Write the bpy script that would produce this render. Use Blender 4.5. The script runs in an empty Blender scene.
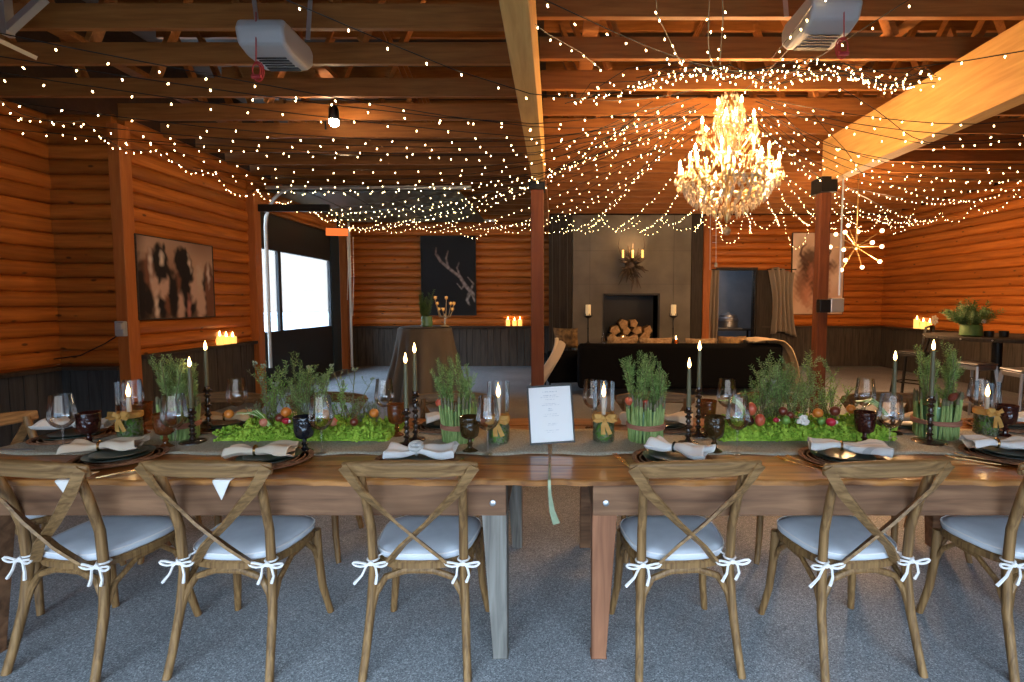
import bpy, math, random
from mathutils import Vector, Matrix, Euler
PI = math.pi
C = bpy.context.scene.collection
sc = bpy.context.scene
R = random.Random(7)

# ------------------------------------------------------------------ camera
F = 500.0; U0 = 555.0; V0 = 334.0; CZ = 1.53
PITCH = math.atan(31.3 / 500)
cd = bpy.data.cameras.new('camera'); cam = bpy.data.objects.new('camera', cd); C.objects.link(cam)
cd.sensor_fit = 'HORIZONTAL'; cd.sensor_width = 36.0; cd.lens = 36.0 * F / 1024
cd.shift_x = -(U0 - 512) / 1024; cd.shift_y = (V0 - 341) / 1024
cd.clip_start = 0.05; cd.clip_end = 400
cam.location = (0, 0, CZ); cam.rotation_euler = (PI / 2 - PITCH, 0, 0)
sc.camera = cam

# ------------------------------------------------------------------ world, exposure
w = bpy.data.worlds.new('world'); sc.world = w; w.use_nodes = True
bg = w.node_tree.nodes['Background']
bg.inputs[0].default_value = (0.60, 0.79, 1.0, 1); bg.inputs[1].default_value = 1.0
_n = w.node_tree.nodes; _tc = _n.new('ShaderNodeTexCoord'); _sx = _n.new('ShaderNodeSeparateXYZ'); _mr = _n.new('ShaderNodeMapRange')
_mr.inputs['From Min'].default_value = 0.12; _mr.inputs['From Max'].default_value = 0.75      # overcast sky, brighter overhead
_mr.inputs['To Min'].default_value = 2.4; _mr.inputs['To Max'].default_value = 58.0
w.node_tree.links.new(_tc.outputs['Generated'], _sx.inputs[0]); w.node_tree.links.new(_sx.outputs['Z'], _mr.inputs['Value']); w.node_tree.links.new(_mr.outputs[0], bg.inputs[1])
_cr = _n.new('ShaderNodeValToRGB'); _cr.color_ramp.elements[0].position = .08; _cr.color_ramp.elements[0].color = (1, 1, 1, 1)
_cr.color_ramp.elements[1].position = .30; _cr.color_ramp.elements[1].color = (.53, .76, 1.0, 1)
w.node_tree.links.new(_sx.outputs['Z'], _cr.inputs[0]); w.node_tree.links.new(_cr.outputs[0], bg.inputs[0])
sc.view_settings.view_transform = 'Standard'; sc.view_settings.look = 'None'
sc.view_settings.exposure = 0.0; sc.view_settings.gamma = 1.0
sc.view_settings.use_curve_mapping = False
cy = sc.cycles
cy.use_denoising = True
cy.max_bounces = 8; cy.diffuse_bounces = 4; cy.glossy_bounces = 4; cy.transmission_bounces = 6
cy.transparent_max_bounces = 16
cy.sample_clamp_indirect = 3.0; cy.sample_clamp_direct = 0
cy.caustics_reflective = False; cy.caustics_refractive = False
cy.use_light_tree = True

def daylight(name, loc, rot, sx, sy):          # sky portal set in a real opening
    l = bpy.data.lights.new(name, 'AREA'); l.shape = 'RECTANGLE'; l.size = sx; l.size_y = sy
    l.cycles.is_portal = True
    o = bpy.data.objects.new(name, l); o.location = loc; o.rotation_euler = rot; C.objects.link(o)
OPX0, OPX1, OPZ = -3.4, 3.4, 2.5               # wide opening in the front wall, behind the camera
daylight('front_opening_portal', ((OPX0 + OPX1) / 2, -1.65, OPZ / 2), (PI / 2, 0, 0), OPX1 - OPX0, OPZ)
daylight('side_window_portal', (-5.05, 9.7, 1.75), (0, -PI / 2, 0), 1.7, 2.6)

def lamp(name, loc, power, col, size, parent=None, spot=None, rot=None):
    l = bpy.data.lights.new(name, 'SPOT' if spot else 'POINT'); l.energy = power; l.color = col
    l.shadow_soft_size = size
    if spot: l.spot_size = spot; l.spot_blend = 0.6
    o = bpy.data.objects.new(name, l); o.location = loc
    if rot: o.rotation_euler = rot
    if parent: o.parent = parent
    C.objects.link(o); return o
WARM = (1.0, 0.56, 0.24)

# ------------------------------------------------------------------ pixel helpers
cp, sp = math.cos(PITCH), math.sin(PITCH)
def ray(u, v):
    x = (u - U0) / F; y = -(v - V0) / F
    return Vector((x, y * sp + cp, y * cp - sp))
def P(u, v, d):
    r = ray(u, v); return Vector((0, 0, CZ)) + r * (d / r.y)
def PZ(u, v, z):
    r = ray(u, v); return Vector((0, 0, CZ)) + r * ((z - CZ) / r.z)
def ZV(v, d):
    return P(U0, v, d).z
TT = 0.797                                      # height of the dining tables

# ------------------------------------------------------------------ mesh builder
def frame(d):
    d = Vector(d).normalized(); a = Vector((0, 0, 1)) if abs(d.z) < .9 else Vector((1, 0, 0))
    x = d.cross(a).normalized(); return x, x.cross(d).normalized()
class MB:
    def __init__(s): s.v = []; s.f = []
    def add(s, vs, fs):
        n = len(s.v); s.v += [tuple(p) for p in vs]; s.f += [tuple(i + n for i in f) for f in fs]; return s
    def box(s, c, d, rot=None):
        c = Vector(c); hx, hy, hz = d[0] / 2, d[1] / 2, d[2] / 2
        m = rot if rot is not None else Matrix.Identity(3)
        if isinstance(m, (tuple, list)): m = Euler(m).to_matrix()
        vs = [c + m @ Vector((x * hx, y * hy, z * hz)) for x in (-1, 1) for y in (-1, 1) for z in (-1, 1)]
        return s.add(vs, [(0, 1, 3, 2), (4, 6, 7, 5), (0, 4, 5, 1), (2, 3, 7, 6), (0, 2, 6, 4), (1, 5, 7, 3)])
    def bar(s, a, b, w, h, up=(0, 0, 1)):
        a = Vector(a); b = Vector(b); d = (b - a); L = d.length; d.normalize()
        u = Vector(up); x = d.cross(u)
        if x.length < 1e-4: x = d.cross(Vector((0, 1, 0)))
        x.normalize(); z = x.cross(d)
        m = Matrix((x, d, z)).transposed()
        return s.box((a + b) / 2, (w, L, h), m)
    def strip(s, pts, w, t, side):
        # rectangular section swept along pts; side = width direction (vector or list)
        P_ = [Vector(p) for p in pts]; vs = []; fs = []; n = len(P_)
        for i, p in enumerate(P_):
            d = (P_[min(i + 1, n - 1)] - P_[max(i - 1, 0)]).normalized()
            sd = Vector(side[i] if isinstance(side, list) else side)
            sd = (sd - d * sd.dot(d)).normalized(); nn = d.cross(sd)
            ww = w[i] if isinstance(w, (list, tuple)) else w; tt = t[i] if isinstance(t, (list, tuple)) else t
            vs += [p + sd * ww / 2 + nn * tt / 2, p - sd * ww / 2 + nn * tt / 2, p - sd * ww / 2 - nn * tt / 2, p + sd * ww / 2 - nn * tt / 2]
            if i:
                k = 4 * i
                for j in range(4): fs.append((k - 4 + j, k - 4 + (j + 1) % 4, k + (j + 1) % 4, k + j))
        fs += [(3, 2, 1, 0), (4 * n - 4, 4 * n - 3, 4 * n - 2, 4 * n - 1)]
        return s.add(vs, fs)
    def tube(s, pts, r, n=8, sq=1.0):
        P_ = [Vector(p) for p in pts]; m = len(P_)
        if m < 2: return s
        rr = r if isinstance(r, (list, tuple)) else [r] * m
        d0 = (P_[1] - P_[0]).normalized(); x, y = frame(d0); vs = []; fs = []
        for i, p in enumerate(P_):
            d = (P_[min(i + 1, m - 1)] - P_[max(i - 1, 0)])
            if d.length < 1e-9: d = d0
            d.normalize(); x = (x - d * x.dot(d)).normalized(); y = d.cross(x)
            for k in range(n):
                a = 2 * PI * k / n; vs.append(p + (x * math.cos(a) + y * math.sin(a) * sq) * rr[i])
            if i:
                b = i * n
                for k in range(n): fs.append((b - n + k, b - n + (k + 1) % n, b + (k + 1) % n, b + k))
        fs += [tuple(range(n - 1, -1, -1)), tuple(range((m - 1) * n, m * n))]
        return s.add(vs, fs)
    def lathe(s, prof, c=(0, 0, 0), n=20, close=False, sx=1, sy=1):
        c = Vector(c); vs = []; fs = []; m = len(prof)
        for r, z in prof:
            for k in range(n):
                a = 2 * PI * k / n; vs.append(c + Vector((max(r, 1e-5) * math.cos(a) * sx, max(r, 1e-5) * math.sin(a) * sy, z)))
        for i in range(m if close else m - 1):
            j = (i + 1) % m
            for k in range(n): fs.append((i * n + k, i * n + (k + 1) % n, j * n + (k + 1) % n, j * n + k))
        if not close:
            fs += [tuple(range(n - 1, -1, -1)), tuple(range((m - 1) * n, m * n))]
        return s.add(vs, fs)
    def grid(s, fn, nu, nv, thick=0):
        vs = [Vector(fn(i / nu, j / nv)) for i in range(nu + 1) for j in range(nv + 1)]
        fs = [(i * (nv + 1) + j, (i + 1) * (nv + 1) + j, (i + 1) * (nv + 1) + j + 1, i * (nv + 1) + j + 1) for i in range(nu) for j in range(nv)]
        return s.add(vs, fs)
    def blob(s, c, rx, ry, rz, n=12, m=8, wob=0, rng=R, rot=None):
        vs = []; fs = []; c = Vector(c)
        mt = Euler(rot).to_matrix() if rot else Matrix.Identity(3)
        for i in range(m + 1):
            t = PI * i / m
            for k in range(n):
                a = 2 * PI * k / n; q = 1 + (rng.uniform(-wob, wob) if 0 < i < m else 0)
                vs.append(c + mt @ Vector((rx * math.sin(t) * math.cos(a) * q, ry * math.sin(t) * math.sin(a) * q, -rz * math.cos(t) * q)))
        for i in range(m):
            for k in range(n): fs.append((i * n + k, i * n + (k + 1) % n, (i + 1) * n + (k + 1) % n, (i + 1) * n + k))
        return s.add(vs, fs)
    def build(s, name, mat, parent=None, loc=None, rot=None, smooth=True, bevel=0, seg=2, solid=0, sub=0, ang=40):
        me = bpy.data.meshes.new(name); me.from_pydata(s.v, [], s.f); me.update()
        if smooth:
            me.polygons.foreach_set('use_smooth', [True] * len(me.polygons))
            if ang: me.set_sharp_from_angle(angle=math.radians(ang))
        if mat: me.materials.append(M[mat] if isinstance(mat, str) else mat)
        o = bpy.data.objects.new(name, me); C.objects.link(o)
        if parent: o.parent = parent
        if loc is not None: o.location = loc
        if rot is not None: o.rotation_euler = rot
        if solid:
            q = o.modifiers.new('s', 'SOLIDIFY'); q.thickness = solid; q.offset = 0
        if bevel:
            q = o.modifiers.new('b', 'BEVEL'); q.width = bevel; q.segments = seg; q.limit_method = 'ANGLE'; q.angle_limit = math.radians(35)
        if sub:
            q = o.modifiers.new('u', 'SUBSURF'); q.levels = sub; q.render_levels = sub
        return o
def tag(o, label=None, cat=None, group=None, kind=None):
    if label: o['label'] = label
    if cat: o['category'] = cat
    if group: o['group'] = group
    if kind: o['kind'] = kind
    return o
def thing(name, label, cat, loc=(0, 0, 0), rz=0, group=None):
    o = bpy.data.objects.new(name, None); o.empty_display_size = .1; C.objects.link(o)
    o.location = loc; o.rotation_euler = (0, 0, rz)
    return tag(o, label, cat, group)
def struct(mb, name, mat, **k): return tag(mb.build(name, mat, **k), kind='structure')
def dup(root, loc=None, rz=None, label=None, group=None, parent=None):
    r = root.copy(); C.objects.link(r)
    if parent is not None: r.parent = parent
    if loc is not None: r.location = loc
    if rz is not None: r.rotation_euler = (0, 0, rz)
    if label: r['label'] = label
    if group: r['group'] = group
    for ch in KIDS.get(root.name, None) or [o for o in root.children]: dup(ch, parent=r)
    return r
KIDS = {}

# ------------------------------------------------------------------ materials
M = {}
def newmat(name):
    m = bpy.data.materials.new(name); m.use_nodes = True; M[name] = m
    nt = m.node_tree; return m, nt, nt.nodes['Principled BSDF'], nt.nodes['Material Output']
def L(nt, a, b): nt.links.new(a, b)
def pm(name, c1, rough=.6, c2=None, scale=(6, 6, 6), det=4, bump=0, metal=0, spec=.5, dist=0, lo=.35, hi=.65, sheen=0, sss=0, coords='Object', emis=None, es=0, bscale=None, coat=0):
    m, nt, b, out = newmat(name)
    b.inputs['Base Color'].default_value = (*c1, 1); b.inputs['Roughness'].default_value = rough
    b.inputs['Metallic'].default_value = metal; b.inputs['Specular IOR Level'].default_value = spec
    if sheen: b.inputs['Sheen Weight'].default_value = sheen
    if coat: b.inputs['Coat Weight'].default_value = coat; b.inputs['Coat Roughness'].default_value = .15
    if sss: b.inputs['Subsurface Weight'].default_value = sss; b.inputs['Subsurface Radius'].default_value = (.02, .012, .006)
    if emis: b.inputs['Emission Color'].default_value = (*emis, 1); b.inputs['Emission Strength'].default_value = es
    if c2 or bump:
        tc = nt.nodes.new('ShaderNodeTexCoord'); mp = nt.nodes.new('ShaderNodeMapping'); no = nt.nodes.new('ShaderNodeTexNoise')
        mp.inputs['Scale'].default_value = scale; no.inputs['Scale'].default_value = 1; no.inputs['Detail'].default_value = det
        no.inputs['Distortion'].default_value = dist
        L(nt, tc.outputs[coords], mp.inputs[0]); L(nt, mp.outputs[0], no.inputs['Vector'])
        if c2:
            r = nt.nodes.new('ShaderNodeValToRGB'); r.color_ramp.elements[0].position = lo; r.color_ramp.elements[1].position = hi
            r.color_ramp.elements[0].color = (*c1, 1); r.color_ramp.elements[1].color = (*c2, 1)
            L(nt, no.outputs[0], r.inputs[0]); L(nt, r.outputs[0], b.inputs['Base Color'])
        if bump:
            src = no
            if bscale:
                mp2 = nt.nodes.new('ShaderNodeMapping'); mp2.inputs['Scale'].default_value = bscale
                src = nt.nodes.new('ShaderNodeTexNoise'); src.inputs['Scale'].default_value = 1
                L(nt, tc.outputs[coords], mp2.inputs[0]); L(nt, mp2.outputs[0], src.inputs['Vector'])
            bp = nt.nodes.new('ShaderNodeBump'); bp.inputs['Strength'].default_value = bump; bp.inputs['Distance'].default_value = .01
            L(nt, src.outputs[0], bp.inputs['Height']); L(nt, bp.outputs[0], b.inputs['Normal'])
    return m
def wood(name, c1, c2, axis='x', fine=60, rough=.6, bump=.25, spec=.35, coat=0, dist=.6):
    sc_ = {'x': (2.2, fine, fine), 'y': (fine, 2.2, fine), 'z': (fine, fine, 2.2)}[axis]
    return pm(name, c1, rough, c2, sc_, 5, bump, spec=spec, dist=dist, lo=.3, hi=.7, coat=coat)
def emit(name, col, s, samp='AUTO'):
    m, nt, b, out = newmat(name); nt.nodes.remove(b)
    e = nt.nodes.new('ShaderNodeEmission'); e.inputs[0].default_value = (*col, 1); e.inputs[1].default_value = s
    L(nt, e.outputs[0], out.inputs[0]); m.cycles.emission_sampling = samp
    return m
def thin(name, col=(1, 1, 1), edge=.8, add=.07, rough=0.01):
    # clear thin-walled glass: see-through with a fresnel reflection
    m, nt, b, out = newmat(name); nt.nodes.remove(b)
    t = nt.nodes.new('ShaderNodeBsdfTransparent'); t.inputs[0].default_value = (*col, 1)
    g = nt.nodes.new('ShaderNodeBsdfGlossy'); g.inputs['Roughness'].default_value = rough
    lw = nt.nodes.new('ShaderNodeFresnel'); lw.inputs[0].default_value = 1.5
    mu = nt.nodes.new('ShaderNodeMath'); mu.operation = 'MULTIPLY_ADD'; mu.inputs[1].default_value = edge; mu.inputs[2].default_value = add
    mx = nt.nodes.new('ShaderNodeMixShader')
    L(nt, lw.outputs[0], mu.inputs[0]); L(nt, mu.outputs[0], mx.inputs[0]); L(nt, t.outputs[0], mx.inputs[1]); L(nt, g.outputs[0], mx.inputs[2]); L(nt, mx.outputs[0], out.inputs[0])
    return m
def vcol(name, rough=.6):
    m, nt, b, out = newmat(name); a = nt.nodes.new('ShaderNodeAttribute'); a.attribute_name = 'paint'
    L(nt, a.outputs['Color'], b.inputs['Base Color']); b.inputs['Roughness'].default_value = rough
    b.inputs['Specular IOR Level'].default_value = .25
    return m

# logs: one tone per course, grain along the wall, knots
def logmat(name, c1, c2, c3):
    m, nt, b, out = newmat(name)
    N = nt.nodes.new
    tc = N('ShaderNodeTexCoord'); mp = N('ShaderNodeMapping'); mp.inputs['Scale'].default_value = (1.6, 1.6, 28)
    no = N('ShaderNodeTexNoise'); no.inputs['Scale'].default_value = 1; no.inputs['Detail'].default_value = 5; no.inputs['Distortion'].default_value = .5
    L(nt, tc.outputs['Object'], mp.inputs[0]); L(nt, mp.outputs[0], no.inputs['Vector'])
    r = N('ShaderNodeValToRGB'); e = r.color_ramp.elements; e[0].position = .3; e[0].color = (*c1, 1); e[1].position = .72; e[1].color = (*c2, 1)
    L(nt, no.outputs[0], r.inputs[0])
    sx = N('ShaderNodeSeparateXYZ'); L(nt, tc.outputs['Object'], sx.inputs[0])
    dv = N('ShaderNodeMath'); dv.operation = 'DIVIDE'; dv.inputs[1].default_value = .165; L(nt, sx.outputs['Z'], dv.inputs[0])
    fl = N('ShaderNodeMath'); fl.operation = 'FLOOR'; L(nt, dv.outputs[0], fl.inputs[0])
    wn = N('ShaderNodeTexWhiteNoise'); wn.noise_dimensions = '1D'; L(nt, fl.outputs[0], wn.inputs['W'])
    mr = N('ShaderNodeMapRange'); mr.inputs['To Min'].default_value = .75; mr.inputs['To Max'].default_value = 1.2; L(nt, wn.outputs['Value'], mr.inputs['Value'])
    mx = N('ShaderNodeVectorMath'); mx.operation = 'SCALE'; L(nt, r.outputs[0], mx.inputs[0]); L(nt, mr.outputs[0], mx.inputs['Scale'])
    vo = N('ShaderNodeTexVoronoi'); mp2 = N('ShaderNodeMapping'); mp2.inputs['Scale'].default_value = (3.2, 3.2, 7)
    L(nt, tc.outputs['Object'], mp2.inputs[0]); L(nt, mp2.outputs[0], vo.inputs['Vector']); vo.inputs['Scale'].default_value = 1
    kr = N('ShaderNodeValToRGB'); kr.color_ramp.elements[0].position = .07; kr.color_ramp.elements[0].color = (.25, .25, .25, 1); kr.color_ramp.elements[1].position = .13; kr.color_ramp.elements[1].color = (1, 1, 1, 1)
    L(nt, vo.outputs['Distance'], kr.inputs[0])
    m2 = N('ShaderNodeVectorMath'); m2.operation = 'MULTIPLY'; L(nt, mx.outputs[0], m2.inputs[0]); L(nt, kr.outputs[0], m2.inputs[1])
    L(nt, m2.outputs[0], b.inputs['Base Color']); b.inputs['Roughness'].default_value = .5; b.inputs['Specular IOR Level'].default_value = .35
    bp = N('ShaderNodeBump'); bp.inputs['Strength'].default_value = .3; bp.inputs['Distance'].default_value = .01; L(nt, no.outputs[0], bp.inputs['Height']); L(nt, bp.outputs[0], b.inputs['Normal'])
logmat('log', (.32, .085, .011), (.54, .165, .024), None)
wood('joist', (.23, .078, .015), (.36, .135, .030), 'x', 30)
wood('beam', (.50, .27, .075), (.64, .37, .12), 'y', 25)
wood('post', (.115, .032, .010), (.18, .055, .017), 'z', 25)
wood('orange_post', (.36, .10, .018), (.48, .15, .03), 'z', 25)
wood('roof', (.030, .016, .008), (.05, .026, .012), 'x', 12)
wood('dado', (.035, .028, .022), (.085, .068, .052), 'z', 30, .75)
wood('dado_near', (.030, .032, .035), (.06, .062, .066), 'z', 30, .75)
wood('dado_cap', (.03, .02, .014), (.06, .042, .03), 'x', 20, .6)
wood('dark_column', (.016, .012, .009), (.042, .032, .023), 'z', 30, .75)
wood('chair_wood', (.095, .045, .014), (.27, .148, .056), 'z', 70, .5)
wood('chair_rail', (.125, .062, .021), (.31, .175, .070), 'x', 60, .5)
wood('top_wood', (.12, .040, .010), (.50, .215, .060), 'x', 22, .28, .12, .5, coat=.35)
wood('apron_wood', (.085, .036, .016), (.25, .125, .062), 'x', 22, .7)
wood('leg_grey', (.085, .075, .065), (.22, .20, .175), 'z', 30, .8)
wood('leg_orange', (.13, .048, .022), (.28, .115, .055), 'z', 30, .7)
wood('firewood', (.26, .13, .05), (.62, .40, .20), 'y', 20, .8)
pm('bark', (.06, .04, .025), .9, (.12, .08, .05), (20, 20, 20), bump=.5)
# floor: dense grey chip in epoxy
def floormat():
    m, nt, b, out = newmat('floor'); N = nt.nodes.new
    tc = N('ShaderNodeTexCoord')
    vo = N('ShaderNodeTexVoronoi'); vo.inputs['Scale'].default_value = 210; L(nt, tc.outputs['Object'], vo.inputs['Vector'])
    r = N('ShaderNodeValToRGB'); e = r.color_ramp.elements; e[0].position = 0; e[0].color = (.10, .105, .112, 1); e[1].position = 1; e[1].color = (.42, .42, .42, 1)
    for p_, c_ in ((.35, .185), (.8, .26)):
        q = e.new(p_); q.color = (c_, c_ * 1.01, c_ * 1.04, 1)
    sx = N('ShaderNodeSeparateXYZ'); L(nt, vo.outputs['Color'], sx.inputs[0]); L(nt, sx.outputs[0], r.inputs[0])
    no = N('ShaderNodeTexNoise'); no.inputs['Scale'].default_value = 1.3; no.inputs['Detail'].default_value = 5; L(nt, tc.outputs['Object'], no.inputs['Vector'])
    mr = N('ShaderNodeMapRange'); mr.inputs['From Min'].default_value = .3; mr.inputs['From Max'].default_value = .7; mr.inputs['To Min'].default_value = .78; mr.inputs['To Max'].default_value = 1.15
    L(nt, no.outputs[0], mr.inputs['Value'])
    mx = N('ShaderNodeVectorMath'); mx.operation = 'SCALE'; L(nt, r.outputs[0], mx.inputs[0]); L(nt, mr.outputs[0], mx.inputs['Scale'])
    L(nt, mx.outputs[0], b.inputs['Base Color']); b.inputs['Roughness'].default_value = .55; b.inputs['Specular IOR Level'].default_value = .3
    bp = N('ShaderNodeBump'); bp.inputs['Strength'].default_value = .15; bp.inputs['Distance'].default_value = .003; L(nt, sx.outputs[0], bp.inputs['Height']); L(nt, bp.outputs[0], b.inputs['Normal'])
floormat()
pm('concrete', (.11, .098, .078), .75, (.17, .15, .12), (1.6, 1.6, 1.6), 6, .1, bscale=(30, 30, 30))
pm('plain_ground', (.16, .16, .16), .9); pm('dark_ground', (.05, .05, .055), .9)
pm('black_panel', (.012, .014, .016), .55)
pm('teal_panel', (.012, .035, .05), .5)
pm('door_panel', (.05, .05, .035), .5, metal=.2)
pm('galv', (.55, .54, .50), .4, metal=.8)
pm('conduit', (.62, .60, .56), .35, metal=.6)
pm('black_metal', (.015, .014, .013), .45, metal=.5)
pm('steel', (.34, .34, .35), .42, metal=.9)
pm('bolt', (.45, .45, .46), .35, metal=.9)
pm('black_fabric', (.0035, .0035, .004), .9, spec=.1)
pm('cushion', (.50, .515, .56), .9, (.58, .60, .64), (8, 8, 8), 3, .12, bscale=(220, 220, 220))
pm('tie', (.72, .68, .66), .9)
pm('white_cloth', (.78, .76, .73), .9, bump=.1, scale=(150, 150, 150))
pm('cream_cloth', (.72, .60, .46), .9, bump=.1, scale=(150, 150, 150))
pm('tan_cloth', (.55, .38, .22), .9, bump=.1, scale=(150, 150, 150))
pm('grey_cloth', (.62, .60, .57), .9, (.40, .40, .39), (4, 60, 4), 2, lo=.55, hi=.6)
pm('cloth_stripe', (.22, .24, .21), .9)
pm('runner', (.30, .265, .20), .95, (.46, .42, .33), (180, 180, 60), 2, .5, lo=.42, hi=.58)
pm('drape', (.12, .10, .078), .95, (.16, .135, .105), (2, 2, 1), 3, .15, bscale=(120, 120, 120))
pm('curtain', (.30, .24, .18), .95, bump=.15, scale=(60, 60, 60))
pm('throw', (.42, .31, .18), .95, (.50, .38, .24), (12, 12, 12), bump=.3)
pm('gold_cushion', (.34, .20, .07), .9, (.10, .06, .03), (14, 14, 14), 4, .4)
pm('fur', (.22, .13, .06), .95, (.46, .32, .18), (16, 40, 16), 5, .6)
pm('charger', (.15, .065, .03), .75, (.34, .165, .085), (45, 45, 8), 3, .5)
pm('green_plate', (.020, .034, .026), .28, (.035, .055, .042), (5, 5, 5), spec=.6)
pm('dark_plate', (.018, .020, .018), .25, spec=.6)
pm('gold', (.75, .50, .22), .25, metal=1)
pm('holder', (.025, .014, .010), .18, spec=.8)
pm('taper', (.12, .115, .06), .5, spec=.4)
pm('wax', (.85, .74, .52), .5, emis=(1.0, .62, .25), es=.25)
pm('lit_wax', (.9, .7, .35), .5, emis=(1.0, .50, .10), es=1.6)
pm('wick', (.02, .02, .02), .9)
pm('ribbon', (.46, .24, .05), .7, (.60, .34, .09), (30, 30, 30), bump=.2)
pm('band', (.30, .12, .08), .8, (.42, .20, .13), (8, 8, 120), 3, .4)
pm('spear', (.14, .24, .06), .5, (.34, .46, .17), (60, 60, 14), 3, spec=.4)
pm('spear_tip', (.10, .11, .05), .6, (.17, .15, .09), (60, 60, 60), 3)
pm('needle', (.08, .17, .03), .5, (.34, .50, .16), (60, 60, 60), 3)
pm('needle_pale', (.15, .24, .06), .6, (.34, .46, .16), (14, 14, 14), 3)
pm('herb', (.09, .22, .025), .5, (.32, .56, .11), (60, 60, 60), 3)
pm('sage', (.16, .20, .12), .7, (.30, .34, .22), (14, 14, 14), 3)
pm('stem', (.16, .16, .07), .7)
pm('brownstem', (.14, .08, .04), .8)
pm('moss', (.15, .30, .015), .95, (.42, .62, .07), (25, 25, 25), 5, .8, bscale=(90, 90, 90))
pm('fern', (.05, .12, .025), .6, (.11, .20, .05), (9, 9, 9), 3)
pm('red_skin', (.42, .05, .03), .35, (.55, .12, .06), (9, 9, 9), 3)
pm('pink_skin', (.55, .13, .09), .4, (.62, .24, .15), (9, 9, 9), 3)
pm('radish', (.50, .02, .05), .3)
pm('radish_white', (.80, .74, .70), .4)
pm('tomato', (.16, .035, .02), .3)
pm('orange_veg', (.62, .20, .03), .35)
pm('green_veg', (.10, .24, .04), .4, (.16, .33, .07), (10, 10, 10))
pm('leek_white', (.66, .70, .52), .4, (.50, .62, .30), (6, 30, 6), 2)
pm('leaf', (.12, .30, .04), .5, (.20, .40, .08), (20, 20, 20))
pm('mushroom', (.75, .70, .62), .6, (.62, .56, .46), (10, 10, 10))
pm('cauliflower', (.82, .80, .76), .8, bump=.8, scale=(60, 60, 60))
pm('cork', (.55, .38, .22), .8)
pm('ash', (.08, .07, .06), .9)
pm('pearl', (.62, .60, .55), .45)
pm('red_cord', (.45, .03, .03), .6)
pm('white_paint', (.42, .40, .37), .4)
pm('plug', (.35, .36, .37), .5)
pm('antler', (.035, .022, .013), .6, (.09, .055, .03), (9, 9, 9))
pm('crystal', (1.0, .76, .42), .12, spec=1.0)
M['crystal'].node_tree.nodes['Principled BSDF'].inputs['Transmission Weight'].default_value = .5
pm('brass', (.55, .36, .14), .3, metal=.9)
pm('tent', (.16, .19, .23), .9, (.20, .23, .27), (3, 3, 3))
pm('paper_dark', (.02, .02, .02), .5)
thin('glass'); thin('hurricane_glass', (.97, .96, .94), .8, .03)
thin('pane', (.96, .98, 1.0), .6, .02)
def tinted(name, col, k=.3):
    # pressed coloured glass: tinted see-through, gloss on the facets
    m, nt, b, out = newmat(name)
    b.inputs['Base Color'].default_value = (*col, 1); b.inputs['Roughness'].default_value = .06; b.inputs['Transmission Weight'].default_value = k
    b.inputs['Specular IOR Level'].default_value = .9
    tc = nt.nodes.new('ShaderNodeTexCoord'); vo = nt.nodes.new('ShaderNodeTexVoronoi'); vo.inputs['Scale'].default_value = 60
    bp = nt.nodes.new('ShaderNodeBump'); bp.inputs['Strength'].default_value = .5; bp.inputs['Distance'].default_value = .004
    L(nt, tc.outputs['Object'], vo.inputs['Vector']); L(nt, vo.outputs['Distance'], bp.inputs['Height']); L(nt, bp.outputs[0], b.inputs['Normal'])
tinted('amber_glass', (.30, .085, .02), .6); tinted('olive_glass', (.10, .058, .018), .6); tinted('plum_glass', (.085, .022, .018), .6); tinted('black_glass', (.012, .014, .02), .1)
tinted('green_glass', (.20, .42, .20), .35)
emit('flame', (1.0, .60, .22), 22); emit('bulb', (1.0, .72, .33), 24)
emit('chand_bulb', (1.0, .72, .36), 45, 'NONE'); emit('spot_face', (1.0, .74, .42), 90, 'NONE')
emit('heater_glow', (1.0, .20, .045), 1.15); emit('sput_bulb', (1.0, .66, .34), 9, 'NONE')
vcol('painting'); vcol('page', .5)

# ------------------------------------------------------------------ setting: floor, walls, ceiling
XL, XR, YB, YF = -4.9, 7.92, 12.1, -1.7        # wall planes
XN, YJ = -5.7, 5.74                              # near-left wall and the jog facing the camera
struct(MB().box((1.1, 4.65, -.05), (14.2, 15.5, .1)), 'floor', 'floor', smooth=False)
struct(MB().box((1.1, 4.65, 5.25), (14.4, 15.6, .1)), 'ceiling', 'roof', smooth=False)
tag(MB().box((0, 6, -.16), (160, 160, .1)).build('ground', 'plain_ground', smooth=False), kind='structure')  # plain outdoor ground, colour kept dark to cut daylight bouncing through the side window

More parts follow.
